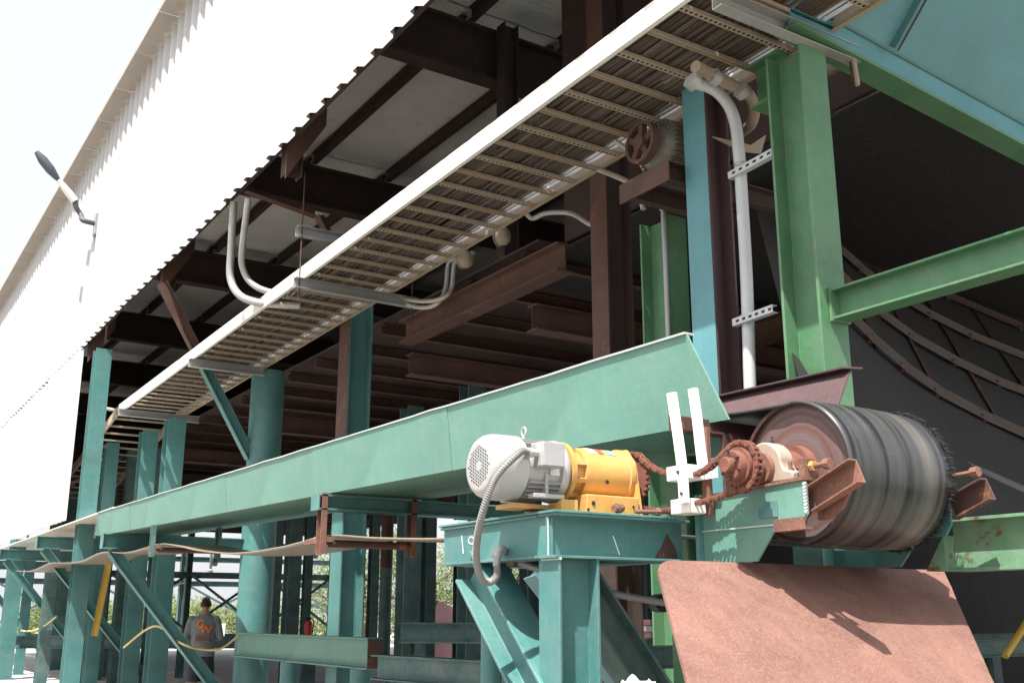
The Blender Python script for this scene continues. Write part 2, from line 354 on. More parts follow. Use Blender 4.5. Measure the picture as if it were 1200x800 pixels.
# ================================================================== SETTING
mb = MB(); mb.add([(-500, -500, 0), (600, -500, 0), (600, 700, 0), (-500, 700, 0)], [(0, 1, 2, 3)])
g = one('ground', mb, 'yard', 'dark dirt yard around the hall', None, kind='structure')
one('floor_slab', MB().box((3.2, 8.5, 0.0), (40, 95, 0.004)), 'concrete', 'pale stained concrete slab under the hall', None, kind='structure')

# ---- clad hall
XS, ZW0, ZW1, ZL0 = 3.89, 6.84, 11.40, 3.30
YN, YF, XF = 0.6, 45.0, 19.5  # near cladding run forward out of view to block sun on the green column
hall = T('clad_hall', 'long hall clad in white ribbed sheet metal above an open steel frame', 'building', (XS, YN, 0))
def sheet_panel(z0, z1, wd, y0):
    p = []; nr = 3; pr = wd / nr
    for k in range(nr):
        b = k * pr; p += [(b, 0), (b + pr * 0.55, 0), (b + pr * 0.64, 0.06), (b + pr * 0.91, 0.06)]
    p.append((wd, 0)); out = [(y, x) for y, x in p]; n = len(out); m = MB(); vs = []
    for z in (z0, z1):
        vs += [(XS - x, y0 + y, z) for y, x in out]; vs += [(XS - x + 0.004, y0 + y, z) for y, x in out]
    fs = []
    for i in range(n - 1):
        fs += [(i, i + 1, 2 * n + i + 1, 2 * n + i), (n + i, 3 * n + i, 3 * n + i + 1, n + i + 1), (i, n + i, n + i + 1, i + 1), (2 * n + i, 2 * n + i + 1, 3 * n + i + 1, 3 * n + i)]
    fs += [(0, 2 * n, 3 * n, n), (n - 1, 2 * n - 1, 4 * n - 1, 3 * n - 1)]
    return m.add(vs, fs)
PW = 1.26
up0 = part('wall_panel', sheet_panel(ZW0, ZW1, PW - 0.022, YN), 'siding', hall, org=(XS, YN, ZW0))
k = 1
while YN + k * PW < YF:
    jx = random.uniform(-0.006, 0.006)
    dup(up0, hall, (XS + jx, YN + k * PW, ZW0 + random.uniform(-0.02, 0.02))); k += 1
YL = 22.3
lo0 = part('wall_panel', sheet_panel(ZL0, ZW0 - 0.05, PW - 0.022, YL), 'siding', hall, org=(XS + 0.07, YL, ZL0)); lo0.location = Vector((XS + 0.07, YL, ZL0)) - ORIG[hall]
k = 1
while YL + k * PW < YF:
    dup(lo0, hall, (XS + 0.07 + random.uniform(-0.004, 0.004), YL + k * PW, ZL0 + random.uniform(-0.02, 0.02))); k += 1
# eave strip made of butted trays
e0 = part('eave_tray', MB().box((3.52, YN, 11.42), (3.98, YN + 1.575, 11.50)), 'eave', hall, org=(3.52, YN, 11.42))
k = 1
while YN + k * 1.6 < YF:
    dup(e0, hall, (3.52, YN + k * 1.6, 11.42 + random.uniform(0, 0.008))); k += 1
ZR = 9.45
bents = [4.9, 11.0, 16.5, 22.1, 27.9, 33.7, 39.5, 44.9]
for a, b in zip(bents[:-1], bents[1:]):
    m = MB(); nx = 24; ny = 14; vs = []; fs = []
    for j in range(ny + 1):
        for i in range(nx + 1):
            x = 3.97 + (XF - 3.97) * (i / nx) ** 1.5; y = a + 0.01 + (b - a - 0.02) * j / ny
            vs.append((x, y, ZR + 0.035 * noise.noise(Vector((x * 1.1, y * 1.3, 3))) + 0.05))
    for j in range(ny):
        for i in range(nx): q = j * (nx + 1) + i; fs.append((q, q + nx + 1, q + nx + 2, q + 1))
    n0 = len(vs); m.add(vs, fs); m.add([(3.97, a + 0.01, ZR + 0.16), (XF, a + 0.01, ZR + 0.16), (XF, b - 0.01, ZR + 0.16), (3.97, b - 0.01, ZR + 0.16)], [(0, 1, 2, 3)])
    part('roof_lining', m, 'lining', hall, smooth=40)
    for x in (4.9, 6.35, 7.8, 9.3, 10.9, 12.5, 14.5, 17.0):
        part('purlin', MB().prism(I(0.2, 0.1), (x, a + 0.1, ZR - 0.12), (x, b - 0.1, ZR - 0.12)), 'dark_brown', hall)
for y in bents:
    part('rafter', MB().prism(I(0.75, 0.26), (3.97, y, ZR - 0.62), (XF, y, ZR - 0.62)), 'dark_brown', hall)
    part('girt_gusset', MB().slab([(3.97, y + 0.14, ZW0 - 0.35), (4.45, y + 0.14, ZW0 + 0.45), (4.45, y + 0.14, ZW0 + 1.2), (3.97, y + 0.14, ZW0 + 1.2)], (0, 0.02, 0)), 'rust_dark', hall)
    part('wall_stud', MB().prism(I(0.2, 0.2), (4.1, y + 0.3, ZW0 - 0.25), (4.1, y + 0.3, ZR - 0.25), (1, 0, 0)), 'dark_brown', hall)
part('girt', MB().prism(C(0.2, 0.07), (3.975, YN, ZW0 + 0.25), (3.975, YF, ZW0 + 0.25)), 'dark_brown', hall)
part('girt', MB().prism(C(0.2, 0.07), (3.975, YN, 8.2), (3.975, YF, 8.2)), 'dark_brown', hall)
part('roof_sheet', MB().box((3.97, 4.9, 9.66), (XF, YF, 9.72)), 'siding', hall)
part('back_wall', MB().box((XF, 4.9, 5.3), (XF + 0.05, YF, 9.7)), 'dark_brown', hall)
part('end_wall', MB().box((3.97, YF, 4.9), (XF, YF + 0.05, 9.7)), 'dark_brown', hall)

# ---- upper floor inside
ZD = 5.28
deck = T('upper_floor', 'brown steel floor deck on close joists inside the hall', 'floor', (6.2, 7.4, ZD))
part('deck_plate', MB().box((6.25, 9.2, ZD + 0.27), (XF, YF - 1, ZD + 0.30)), 'dark_brown', deck)
y = 9.6; first = None
while y < 43:
    p = part('joist', MB().prism(C(0.15, 0.09, 0.012), (6.3, y, ZD + 0.19), (XF - 0.2, y, ZD + 0.19)), 'brown', deck) if first is None else dup(first, deck, Vector((ORIG[first].x, y, ORIG[first].z + random.uniform(-0.02, 0))))
    first = first or p; y += 1.22
for x, y1_ in ((6.2, 12.3), (10.2, 43), (14.5, 43), (19.0, 43)):
    part('girder', MB().prism(I(0.32, 0.22, 0.02, 0.025), (x, 8.6, ZD - 0.10), (x, y1_, ZD - 0.10)), 'brown', deck)
for y in (9.4, 12.4, 18.5, 24, 30):
    part('cross_beam', MB().prism(I(0.3, 0.2), (6.3, y, ZD - 0.75 + 0.02 * y), (XF - 0.5, y, ZD - 0.75 + 0.02 * y)), 'brown', deck)
for i in range(9):
    x = 7.0 + random.random() * 8; y = 10 + i * 2.3
    part('plank', MB().prism(Q(0.25, 0.05), (x, y, ZD - 0.43), (x + random.uniform(2, 4), y + random.uniform(-0.8, 0.8), ZD - 0.43)), 'wood_old', deck)

# ================================================================== COLUMNS
def hcol(px_or_pos, d=None, s=0.3, top=5.0, mat='teal', label=None, group=None, face='x', name='steel_column', base=True):
    p = Vector((px_or_pos[0], px_or_pos[1], 0)) if d is None else at_d(px_or_pos, d)
    t = T(name, label, 'column', p, group)
    up = (1, 0, 0) if face == 'x' else (0, 1, 0)
    part('shaft', MB().prism(I(s, s, s * 0.045, s * 0.06), p + Vector((0, 0, 0.02)), p + Vector((0, 0, top)), up), mat, t)
    if base: part('base_plate', MB().box((p.x - s * 0.8, p.y - s * 0.8, 0), (p.x + s * 0.8, p.y + s * 0.8, 0.02)), mat, t)
    return t
pc = T('pipe_column', 'thick round teal pipe column under the cable tray channel', 'column', (5.77, 16.45, 0))
part('shaft', MB().lathe([(0.03, 0.27), (5.38, 0.27)], (5.77, 16.45, 0), (0, 0, 1), 36), 'teal', pc, smooth=40)
part('base_plate', MB().box((5.4, 16.1, 0), (6.14, 16.8, 0.03)), 'teal', pc)
hcol((3.98, 20.85), s=0.29, top=6.45, label='tall teal wide-flange post under the corner of the white cladding', face='y')
hcol((3.98, 28.8), s=0.34, top=3.3, label='teal wide-flange post under the low far end of the white cladding', face='y')
cbt = T('steel_column', 'teal and brown wide-flange column behind the long trough', 'column', (5.80, 13.05, 0))
part('shaft', MB().prism(I(0.34, 0.34, 0.016, 0.02), (5.80, 13.05, 0.03), (5.80, 13.05, 5.7), (1, 0, 0)), 'teal', cbt)
part('base_plate', MB().box((5.5, 12.75, 0.004), (6.1, 13.35, 0.03)), 'teal', cbt)
part('primer_flange', MB().box((5.6255, 12.88, 2.9), (5.629, 13.22, 5.7)), 'brown', cbt)
inner = 'columns standing inside the hall'
ilab = 'dark teal wide-flange column among the rows inside the hall'
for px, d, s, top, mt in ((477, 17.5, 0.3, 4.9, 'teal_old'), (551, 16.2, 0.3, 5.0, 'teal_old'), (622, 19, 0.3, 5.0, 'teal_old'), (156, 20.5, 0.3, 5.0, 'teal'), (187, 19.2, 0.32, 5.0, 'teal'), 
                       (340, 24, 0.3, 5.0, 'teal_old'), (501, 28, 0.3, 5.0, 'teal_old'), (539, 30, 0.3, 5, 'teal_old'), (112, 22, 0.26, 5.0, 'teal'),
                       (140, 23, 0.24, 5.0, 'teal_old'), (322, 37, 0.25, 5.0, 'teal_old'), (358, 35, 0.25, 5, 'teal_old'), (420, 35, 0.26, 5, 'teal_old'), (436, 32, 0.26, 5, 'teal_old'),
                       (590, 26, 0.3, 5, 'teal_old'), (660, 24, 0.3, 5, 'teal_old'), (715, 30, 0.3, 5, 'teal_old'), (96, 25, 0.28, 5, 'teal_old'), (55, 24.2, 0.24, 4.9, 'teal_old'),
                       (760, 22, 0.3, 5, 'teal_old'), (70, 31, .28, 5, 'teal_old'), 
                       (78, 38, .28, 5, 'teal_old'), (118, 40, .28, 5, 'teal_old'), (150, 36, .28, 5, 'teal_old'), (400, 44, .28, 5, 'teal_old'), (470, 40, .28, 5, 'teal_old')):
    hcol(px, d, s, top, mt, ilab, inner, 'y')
for px, py in ((8, 786), (21, 790)):
    q = at(px, py, z=0); hcol((q.x, q.y), s=0.22, top=3.25, mat='teal', label='slim teal post in the sunlight under the white cladding', group='slim posts under the cladding', face='y')
q = at_d(451, 26); bp_ = T('pipe_column', 'brown and teal round pipe post inside the hall beyond the sagging belt', 'column', q)
part('shaft', MB().lathe([(0.0, 0.15), (2.6, 0.15)], q, (0, 0, 1), 20), 'teal_old', bp_, smooth=40)
part('upper_shaft', MB().lathe([(2.6, 0.152), (5.0, 0.152)], q, (0, 0, 1), 20), 'brown', bp_, smooth=40)

# columns on the right, behind the drive
tb = T('steel_column', 'blue-teal and maroon wide-flange column beside the white vertical conduit', 'column', (5.4, 5.575, 0))
part('shaft', MB().prism(I(0.24, 0.25, 0.014, 0.02), (5.4, 5.575, 0), (5.4, 5.575, 5.6), (1, 0, 0)), 'maroon', tb)
part('painted_flange', MB().box((5.276, 5.452, 2.0), (5.2795, 5.698, 5.6)), 'teal_blue', tb)
gcol = T('steel_column', 'bright green wide-flange column joined to the long green beam', 'column', (5.38, 4.61, 0))
part('shaft', MB().prism(I(0.33, 0.26, 0.016, 0.022), (5.38, 4.615, 0), (5.38, 4.615, 5.40), (0, 1, 0)), 'green', gcol, bevel=0.003)
g2 = T('steel_column', 'light green wide-flange column with a thin grey conduit on its edge', 'column', (5.8, 6.6, 0))
part('shaft', MB().prism(I(0.34, 0.24, 0.016, 0.02), (5.83, 6.62, 0), (5.83, 6.62, 4.86), (0, 1, 0)), 'green', g2)
one('conduit', MB().tube([(5.67, 6.42, 2.0), (5.67, 6.42, 4.6), (5.64, 6.42, 4.9), (5.5, 6.5, 5.3), (5.3, 6.6, 5.5)], 0.022, 8), 'galv', 'thin grey conduit running up the light green column', 'conduit', smooth=50)
dk = T('steel_column', 'dark brown column rising past the cable tray to the roof', 'column', (6.03, 7.6, 0))
part('shaft', MB().prism(I(0.3, 0.26, 0.016, 0.02), (6.03, 7.6, 0), (6.03, 7.6, 9.0), (1, 0, 0)), 'dark_brown', dk)
part('primer_flange', MB().box((5.876, 7.472, 2.0), (5.8795, 7.728, 9.0)), 'brown', dk)
hg = T('hanger_post', 'dark brown hanger post from the roof down behind the cable tray', 'post', (6.8, 10.7, 5.5))
part('shaft', MB().prism(I(0.22, 0.2), (6.8, 10.7, 5.57), (6.8, 10.7, 9.2), (1, 0, 0)), 'dark_brown', hg)

# long green beam, toward the right
bm = T('steel_beam', 'light green beam running out from the bright green column', 'beam', (5.4, 3.0, 3.37))
part('beam', MB().prism(I(0.21, 0.16, 0.012, 0.016), (5.42, 0.6, 3.475), (5.42, 4.445, 3.475)), 'green', bm, bevel=0.002)
part('end_plate', MB().box((5.33, 4.425, 3.36), (5.51, 4.444, 3.59)), 'green', bm)

# girder and flared hopper wall, top right
hop = T('hopper', 'blue-teal flared hopper wall with ribs above the bright green column', 'hopper', (7.5, 4.2, 5.2))
fl = (0, -0.70, 0.71); n_ = Vector((0, -0.71, -0.70))
def shear(mb):
    for v in mb.v: v.z -= 0.092 * (v.x - 5.2)
    return mb
def hp(x, s): return Vector((x, 4.40, 5.66)) + Vector(fl) * s
part('bottom_flange', shear(MB().box((5.12, 4.36, 5.425), (14, 4.56, 5.45))), 'green', hop)
part('ledge_web', shear(MB().box((5.12, 4.40, 5.452), (14, 4.43, 5.66))), 'teal_blue', hop)
part('wall_plate', shear(MB().slab([hp(5.12, 0), hp(14, 0), hp(14, 3), hp(5.12, 3)], -n_ * 0.02)), 'teal_blue', hop)
part('seam_strip', shear(MB().slab([hp(5.14, 0.0) + n_ * .004, hp(14, 0.0) + n_ * .004, hp(14, 0.015) + n_ * .004, hp(5.14, 0.015) + n_ * .004], n_ * 0.012)), 'teal', hop)
for x in (6.15, 8.15, 10.15, 12.15):
    part('rib', shear(MB().slab([hp(x, 0.03) + n_ * 0.002, hp(x + 0.012, 0.03) + n_ * 0.002, hp(x + 0.012, 3) + n_ * 0.002, hp(x, 3) + n_ * 0.002], n_ * 0.06)), 'teal', hop)
    part('seam', shear(MB().slab([hp(x + 0.09, 0.03) + n_ * 0.002, hp(x + 0.098, 0.03) + n_ * 0.002, hp(x + 0.098, 3) + n_ * 0.002, hp(x + 0.09, 3) + n_ * 0.002], n_ * 0.008)), 'maroon', hop)
part('shade_cover', MB().box((6.6, 4.57, 5.52), (XF, 10.5, 5.55)), 'black', hop)  # added black sheet hiding the roof so the right interior stays dark
part('shade_screen', MB().box((6.55, 4.67, 5.57), (6.59, 9.1, 9.3)), 'dark_brown', hop)  # added screen closing the same dark enclosure on its left
one('steel_beam', MB().prism(I(0.36, 0.2, 0.014, 0.02), (5.50, 4.79, 5.36), (5.50, 5.10, 5.36)), 'green', 'dark green beam running back from the head of the bright green column', 'beam')

# inside right: lattice of curved ribs over a dark slope
rk = T('ribbed_slope', 'dark inclined sheet with parallel curved angle-iron ribs behind the drum', 'slope', (8, 6, 1.9))
cv = [(7.30, 4.10), (7.62, 3.90), (8.04, 3.69), (8.51, 3.51), (9.2, 3.34), (9.95, 3.20), (11.5, 3.02)]
def zs(x, y):
    for (x0, z0), (x1, z1) in zip(cv[:-1], cv[1:]):
        if x <= x1: break
    return z0 + (z1 - z0) * (x - x0) / (x1 - x0) + 1.2 * (y - 6.0)
for i in range(7):
    y = 6.0 + 0.62 * i
    for (x0, z0), (x1, z1) in zip(cv[:-1], cv[1:]):
        d = 0.55 * i
        part('rib', MB().prism(L(0.075, 0.012), (x0 + d, y - 0.05, z0 + 0.744 * i), (x1 + 0.02 + d, y - 0.05, z1 + 0.744 * i), (0, -0.6, 0.8)), 'rib_grey' if i < 3 else 'dark_brown', rk)  # ribs further back darker: their fade into shade is put into the colour
        part('clip', MB().box((x1 + d - 0.03, y - 0.09, z1 + 0.744 * i - 0.05), (x1 + d + 0.03, y - 0.04, z1 + 0.744 * i + 0.03)), 'rust_dark', rk)
for j, x in enumerate((7.75, 8.55, 9.5, 10.6)):
    part('purlin', MB().prism(L(0.05, 0.01), (x, 5.98, zs(x, 6.0)), (x + 3.0, 9.6, zs(x, 9.6))), 'rust_dark', rk)
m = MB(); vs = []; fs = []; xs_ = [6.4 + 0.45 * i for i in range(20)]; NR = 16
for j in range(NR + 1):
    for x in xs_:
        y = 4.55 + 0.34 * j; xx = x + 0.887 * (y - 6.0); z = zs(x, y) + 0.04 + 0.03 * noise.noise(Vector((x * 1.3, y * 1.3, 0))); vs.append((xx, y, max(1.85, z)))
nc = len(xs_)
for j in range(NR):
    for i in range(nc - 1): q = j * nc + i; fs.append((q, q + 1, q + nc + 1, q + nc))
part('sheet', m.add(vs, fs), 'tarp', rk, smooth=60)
one('shade_backdrop', MB().box((11.3, 12.6, 0), (36, 12.66, 5.2)), 'deep_shade', 'added black sheet standing in for the deep shade inside the hall', 'backdrop')  # added sheet; the darkness behind the ribs is put into its colour
for px, py, y in ((1170, 385, 11.2),):
    q = at(px, py, y=y); one('yellow_bar', MB().tube([q + Vector((0, 0, -0.22)), q + Vector((0, 0, 0.22))], 0.04, 8), 'yellow_plain', 'short yellow upright bar in the dark behind the ribs', 'bar', smooth=40)
for y in (6.2, 8.0):
    one('steel_beam', MB().prism(I(0.16, 0.12), (4.9, y, 1.2), (14, y, 1.2)), 'teal_old', 'low dark beam in the gloom beyond the rusty plate', 'beam', 'low beams in the gloom')
    for x in (6.4, 9.0, 12):
        one('steel_post', MB().prism(I(0.16, 0.16), (x, y, 0), (x, y, 1.12)), 'teal_old', 'stub post under a low dark beam in the gloom', 'post', 'stub posts in the gloom')
q = at(1190, 748, y=5.6)
one('yellow_rail', MB().tube([q + Vector((-0.18, 0, -0.14)), q + Vector((0.5, 0, 0.36))], 0.03, 8), 'yellow_plain', 'slanting yellow rail in the dark beside the rusty plate', 'rail', smooth=40)

# ================================================================== LONG TROUGH
XC = 3.45; XR = 4.75
tr = T('conveyor_trough', 'long pale teal steel trough running back from the drum', 'trough', (XC, 3.6, 2.4))
def zt(y): return 2.845 + (y - 3.77) * (3.01 - 2.845) / 13.4
def zb(y): return 2.392 + (y - 3.56) * (2.585 - 2.392) / 9.3
ys = [3.77, 6.2, 8.6, 11.0, 13.3, 15.2, 17.2]
for i, (a, b) in enumerate(zip(ys[:-1], ys[1:])):
    yb = 3.56 if i == 0 else a
    e = 0.004 * (i % 2)
    part('side_plate', MB().slab([(XC + 0.05 - e, yb, zb(yb)), (XC - e, a, zt(a)), (XC - e, b - 0.004, zt(b)), (XC + 0.05 - e, b - 0.004, zb(b))], (0.012, 0, 0)), 'teal_clean', tr)
    m = MB(); n = 10                                            # rolled lip along the top, slightly wavy
    for q in range(n):
        y0 = a + (b - a) * q / n; y1 = a + (b - a) * (q + 1) / n
        w0 = 0.008 * noise.noise(Vector((y0 * 2.1, 0, 5))); w1 = 0.008 * noise.noise(Vector((y1 * 2.1, 0, 5)))
        m.slab([(XC - 0.014, y0, zt(y0) + 0.003 + w0), (XC - 0.014, y1, zt(y1) + 0.003 + w1), (XC + 0.05, y1, zt(y1) + 0.003 + w1), (XC + 0.05, y0, zt(y0) + 0.003 + w0)], (0, 0, 0.01))
    part('lip', m, 'weld', tr)
    part('far_plate', MB().slab([(XR - 0.33, 3.75 if i == 0 else a, zb(yb) + 0.06), (XR, 3.85 if i == 0 else a, zt(a)), (XR, b - 0.004, zt(b)), (XR - 0.33, b - 0.004, zb(b) + 0.06)], (0.012, 0, 0)), 'maroon', tr)
    ya = 3.9 if i == 0 else a
    part('bottom_plate', MB().slab([(XC + 0.064, ya, zb(ya) + 0.005), (XR - 0.3, ya, zb(ya) + 0.005), (XR - 0.3, b - 0.004, zb(b) + 0.005), (XC + 0.064, b - 0.004, zb(b) + 0.005)], (0, 0, 0.012)), 'teal_clean', tr)
part('far_lip', MB().slab([(XR - 0.06, 3.85, zt(3.85)), (XR + 0.05, 3.80, zt(3.85)), (XR + 0.05, 17, zt(17)), (XR - 0.06, 17, zt(17))], (0, 0, 0.01)), 'maroon', tr)
part('end_plate', MB().slab([(XC, 17.2, zb(17.2)), (XR, 17.2, zb(17.2)), (XR, 17.2, zt(17.2)), (XC, 17.2, zt(17.2))], (0, 0.012, 0)), 'teal_clean', tr)
part('rust_crossplate', MB().box((XC + 0.07, 3.62, 2.06), (4.25, 3.64, 2.34)), 'rust_dark', tr)
part('rust_angle', MB().prism(L(0.08, 0.01), (XC - 0.2, 3.70, 2.33), (4.25, 3.70, 2.33)), 'rust_dark', tr)

# bracket arms and knee braces, bay by bay
def bracket(y, x0, x1, ztop, h, brace_to, label, group=None, mat='teal'):
    t = T('bracket_arm', label, 'bracket', (x0, y, ztop - h), group)
    part('arm', MB().prism(I(h, 0.16, 0.012, 0.016), (x0, y, ztop - h / 2), (x1, y, ztop - h / 2)), mat, t, bevel=0.002)
    part('end_plate', MB().box((x0 - 0.014, y - 0.085, ztop - h), (x0 - 0.002, y + 0.085, ztop)), mat, t)
    if brace_to:
        part('knee_brace', MB().prism(I(0.16, 0.16, 0.012, 0.015), (x0 + 0.14, y, ztop - h - 0.01), brace_to), mat, t, bevel=0.002)
    return t
bracket(16.45, 3.40, 5.50, 2.66, 0.22, (5.53, 16.45, 0.08), 'teal bracket arm with a long knee brace to the foot of the pipe column')
bracket(8.33, 3.40, 6.2, 2.475, 0.13, None, 'slim teal cross arm carrying the trough above the red roller bracket')
for y in (22.4, 27.4, 33.2):
    bracket(y, 3.42, 5.6, 2.98, 0.24, (5.6, y, 0.4), 'teal bracket arm with a knee brace under the white cladding', 'bracket arms under the white cladding')
    hcol((5.75, y), s=0.3, top=4.9, mat='teal_old', label='teal post carrying a braced bracket arm under the cladding', group='posts of the braced arms', face='y')
one('soffit_plate', MB().box((3.70, 17.35, 3.12), (5.6, 34, 3.14)), 'white_paint', 'pale soffit plate closing the foot of the white cladding', 'soffit')  # near length extended out of sight to shade the floor and the man
st = T('wall_strut', 'long slanting strut, brown above and teal below, from wall to pipe column', 'strut', (5.55, 16.45, 3.9))
A = Vector((3.93, 16.45, 6.62)); B = Vector((5.55, 16.45, 3.95)); M_ = A.lerp(B, 0.42)
part('lower_length', MB().prism(I(0.15, 0.15, 0.012, 0.014), B, M_), 'teal', st)
part('upper_length', MB().prism(I(0.15, 0.15, 0.012, 0.014), M_, A), 'brown', st)
ww = M_ + Vector((0, -0.02, 0.05)); one('tie_rag', MB().tube([ww + Vector((0.11 * math.cos(a), 0.11 * math.sin(a), 0.03 * math.sin(3 * a))) for a in [q * .45 for q in range(15)]] + [ww + Vector((0.2, -0.1, -0.1))], 0.014, 6), 'gap_light_rag', 'pale blue rag tied round the slanting strut', 'rag', smooth=50)

# low beams
lb = T('steel_beam', 'pale teal beam at waist height with a rusty cut end', 'beam', (5.45, 13.7, 0.89))
part('beam', MB().prism(I(0.35, 0.2, 0.014, 0.018), (5.45, 11.41, 1.07), (5.45, 16.19, 1.07)), 'teal_clean', lb, bevel=0.002)
part('cut_end', MB().slab([(5.36, 11.39, 0.91), (5.54, 11.39, 0.91), (5.54, 11.39, 1.23), (5.36, 11.39, 1.23)], (0, 0.02, 0)), 'rust_dark', lb)
for x_, y_ in ((5.45, 11.75), (5.45, 14.0)):
    one('pipe_stub', MB().lathe([(0, 0.13), (0.894, 0.13)], (x_, y_, 0), (0, 0, 1), 20), 'teal', 'round pipe stub holding up the waist-high beam', 'post', 'pipe stubs of the waist-high beam', smooth=40)
for (pa, pb, z, h, lab) in (((470, 14.5), (640, 14.2), 1.27, 0.26, 'upper one of two teal cross beams beyond the drive table'), ((445, 12.0), (640, 9.8), 0.95, 0.26, 'lower dark teal cross beam beyond the drive table')):
    a = at_d(*pa); b = at_d(*pb)
    one('steel_beam', MB().prism(I(h, 0.2, 0.014, 0.016), (a.x, a.y, z), (b.x, b.y, z)), 'teal_old', lab, 'beam')
    for f_ in (0.12, 0.85):
        c_ = a.lerp(b, f_); one('steel_post', MB().prism(I(0.16, 0.16), (c_.x, c_.y, 0), (c_.x, c_.y, z - h / 2)), 'teal_old', 'stub post under a teal cross beam beyond the drive table', 'post', 'stub posts beyond the drive table')
for d, z in ((27, 0.85), (33, 0.8)):
    a = at_d(20, d); b = at_d(330, d); one('steel_beam', MB().prism(I(0.3, 0.2), (a.x, a.y, z), (b.x, b.y, z)), 'teal_old', 'long low teal rail beam on the far side behind the man', 'beam', 'far rail beams')
    for px in (60, 130, 215, 300):
        c_ = at_d(px, d); one('steel_post', MB().prism(I(0.16, 0.16), (c_.x, c_.y, 0), (c_.x, c_.y, z - 0.15)), 'teal_old', 'short post under a far rail beam', 'post', 'short posts of the far rail beams')

# far open end: braced trestles against the sky
def trestle(y, xs, top, zs, lab):
    t = T('braced_trestle', lab, 'trestle', (xs[0], y, 0), 'far braced trestles')
    for x in xs: part('post', MB().prism(I(0.22, 0.22), (x, y, 0), (x, y, top), (1, 0, 0)), 'teal_old', t)
    for a, b in zip(xs[:-1], xs[1:]):
        for z in zs: part('rail', MB().prism(I(0.24, 0.14), (a, y, z), (b, y, z)), 'teal_old', t)
        part('cross_brace', MB().prism(L(0.09), (a, y - 0.1, 0.9), (b, y - 0.1, zs[0])), 'teal_old', t)
        part('cross_brace', MB().prism(L(0.09), (b, y - 0.16, 0.9), (a, y - 0.16, zs[0])), 'teal_old', t)
        for f_ in (0.3, 0.7):
            x = a + (b - a) * f_; part('dropper', MB().prism(Q(0.1, 0.1), (x, y - 0.3, 4.9), (x, y - 0.3, 3.2 + f_)), 'teal_old', t)
            part('drop_lamp', MB().lathe([(0, 0.10), (0.16, 0.15), (0.22, 0.06)], (x, y - 0.3, 3.05 + f_), (0, 0, 1), 10), 'galv', t)
trestle(42.0, (9.0, 12.0, 15.0, 18.0), 5.0, (3.0, 4.2), 'teal trestle of four posts with crossed braces at the open end of the hall')
trestle(50.0, (6.0, 10.0, 14.0, 18.0, 23.0), 5.0, (2.9, 4.0), 'teal trestle of five posts with crossed braces out in the light beyond the hall')

# ================================================================== RETURN BELT AND DRUM
DY, DZ, DR = 3.22, 2.11, 0.315
bx0, bx1 = 3.535, 4.21
path = [(17.0, 2.78), (10.0, 2.62), (6.0, 2.49), (4.6, 2.455), (3.7, 2.435)]
for i in range(19):
    a = math.radians(80 + i * 10.6); path.append((DY + DR * math.cos(a), DZ + DR * math.sin(a)))
path += [(3.6, 1.83), (4.4, 1.91), (5.4, 1.96), (6.455, 2.0), (7.4, 2.06), (8.39, 2.135), (9.4, 2.10), (10.69, 2.10), (12.0, 2.19), (13.1, 2.31), (13.9, 2.36), (15.4, 2.33), (17.1, 2.41), (18.6, 2.34), (20, 2.37), (21.5, 2.42), (23.5, 2.35), (25.5, 2.42)]
pp = []
for i in range(len(path) - 1):
    for q in range(3):
        pp.append((path[i][0] + (path[i + 1][0] - path[i][0]) * q / 3, path[i][1] + (path[i + 1][1] - path[i][1]) * q / 3))
P3 = catmull([Vector((0, a, b)) for a, b in path], 5)
m = MB(); n = len(P3); vs = []; fs = []
NX = 14
for i, p in enumerate(P3):
    d = (P3[min(i + 1, n - 1)] - P3[max(i - 1, 0)]).normalized(); nn = Vector((0, -d.z, d.y))
    for k in range(NX + 1):
        u = k / NX
        jit = 0.012 * noise.noise(Vector((p.y * 4, p.z * 4, 2))) if k == 0 else (0.018 * noise.noise(Vector((p.y * 14, p.z * 14, 8))) if k == NX else 0)
        crown = 0.010 * (1 - (2 * u - 1) ** 2) + 0.002 * noise.noise(Vector((u * 20, p.y, p.z)))
        vs.append(Vector((bx0 + (bx1 - bx0) * u + jit, p.y, p.z)) - nn * crown)
for i in range(n - 1):
    for k in range(NX): q = i * (NX + 1) + k; fs.append((q, q + 1, q + NX + 2, q + NX + 1))
m.add(vs, fs)
belt = one('conveyor_belt', m, 'belt', 'worn black rubber belt round the drum, sagging back beneath the trough', 'belt', smooth=50)
sm = belt.modifiers.new('solid', 'SOLIDIFY'); sm.thickness = 0.014; sm.offset = 1 
fr = MB(); rnd = random.Random(3)                                  # frayed cords along the far edge of the belt on the drum
for i in range(420):
    a = math.radians(rnd.uniform(60, 285)); rr = DR + rnd.uniform(-0.004, 0.014); p = Vector((bx1 - 0.01, DY + rr * math.cos(a), DZ + rr * math.sin(a)))
    e = p + Vector((rnd.uniform(0.02, 0.06), rnd.uniform(-0.015, 0.015), rnd.uniform(-0.02, 0.012))); s_ = 0.0025
    fr.add([p + Vector((0, s_, 0)), p - Vector((0, s_, 0)), p + Vector((0, 0, s_ * 2)), e], [(0, 1, 3), (1, 2, 3), (2, 0, 3), (0, 2, 1)])
part('frayed_edge', fr, 'black', belt, kind='stuff')

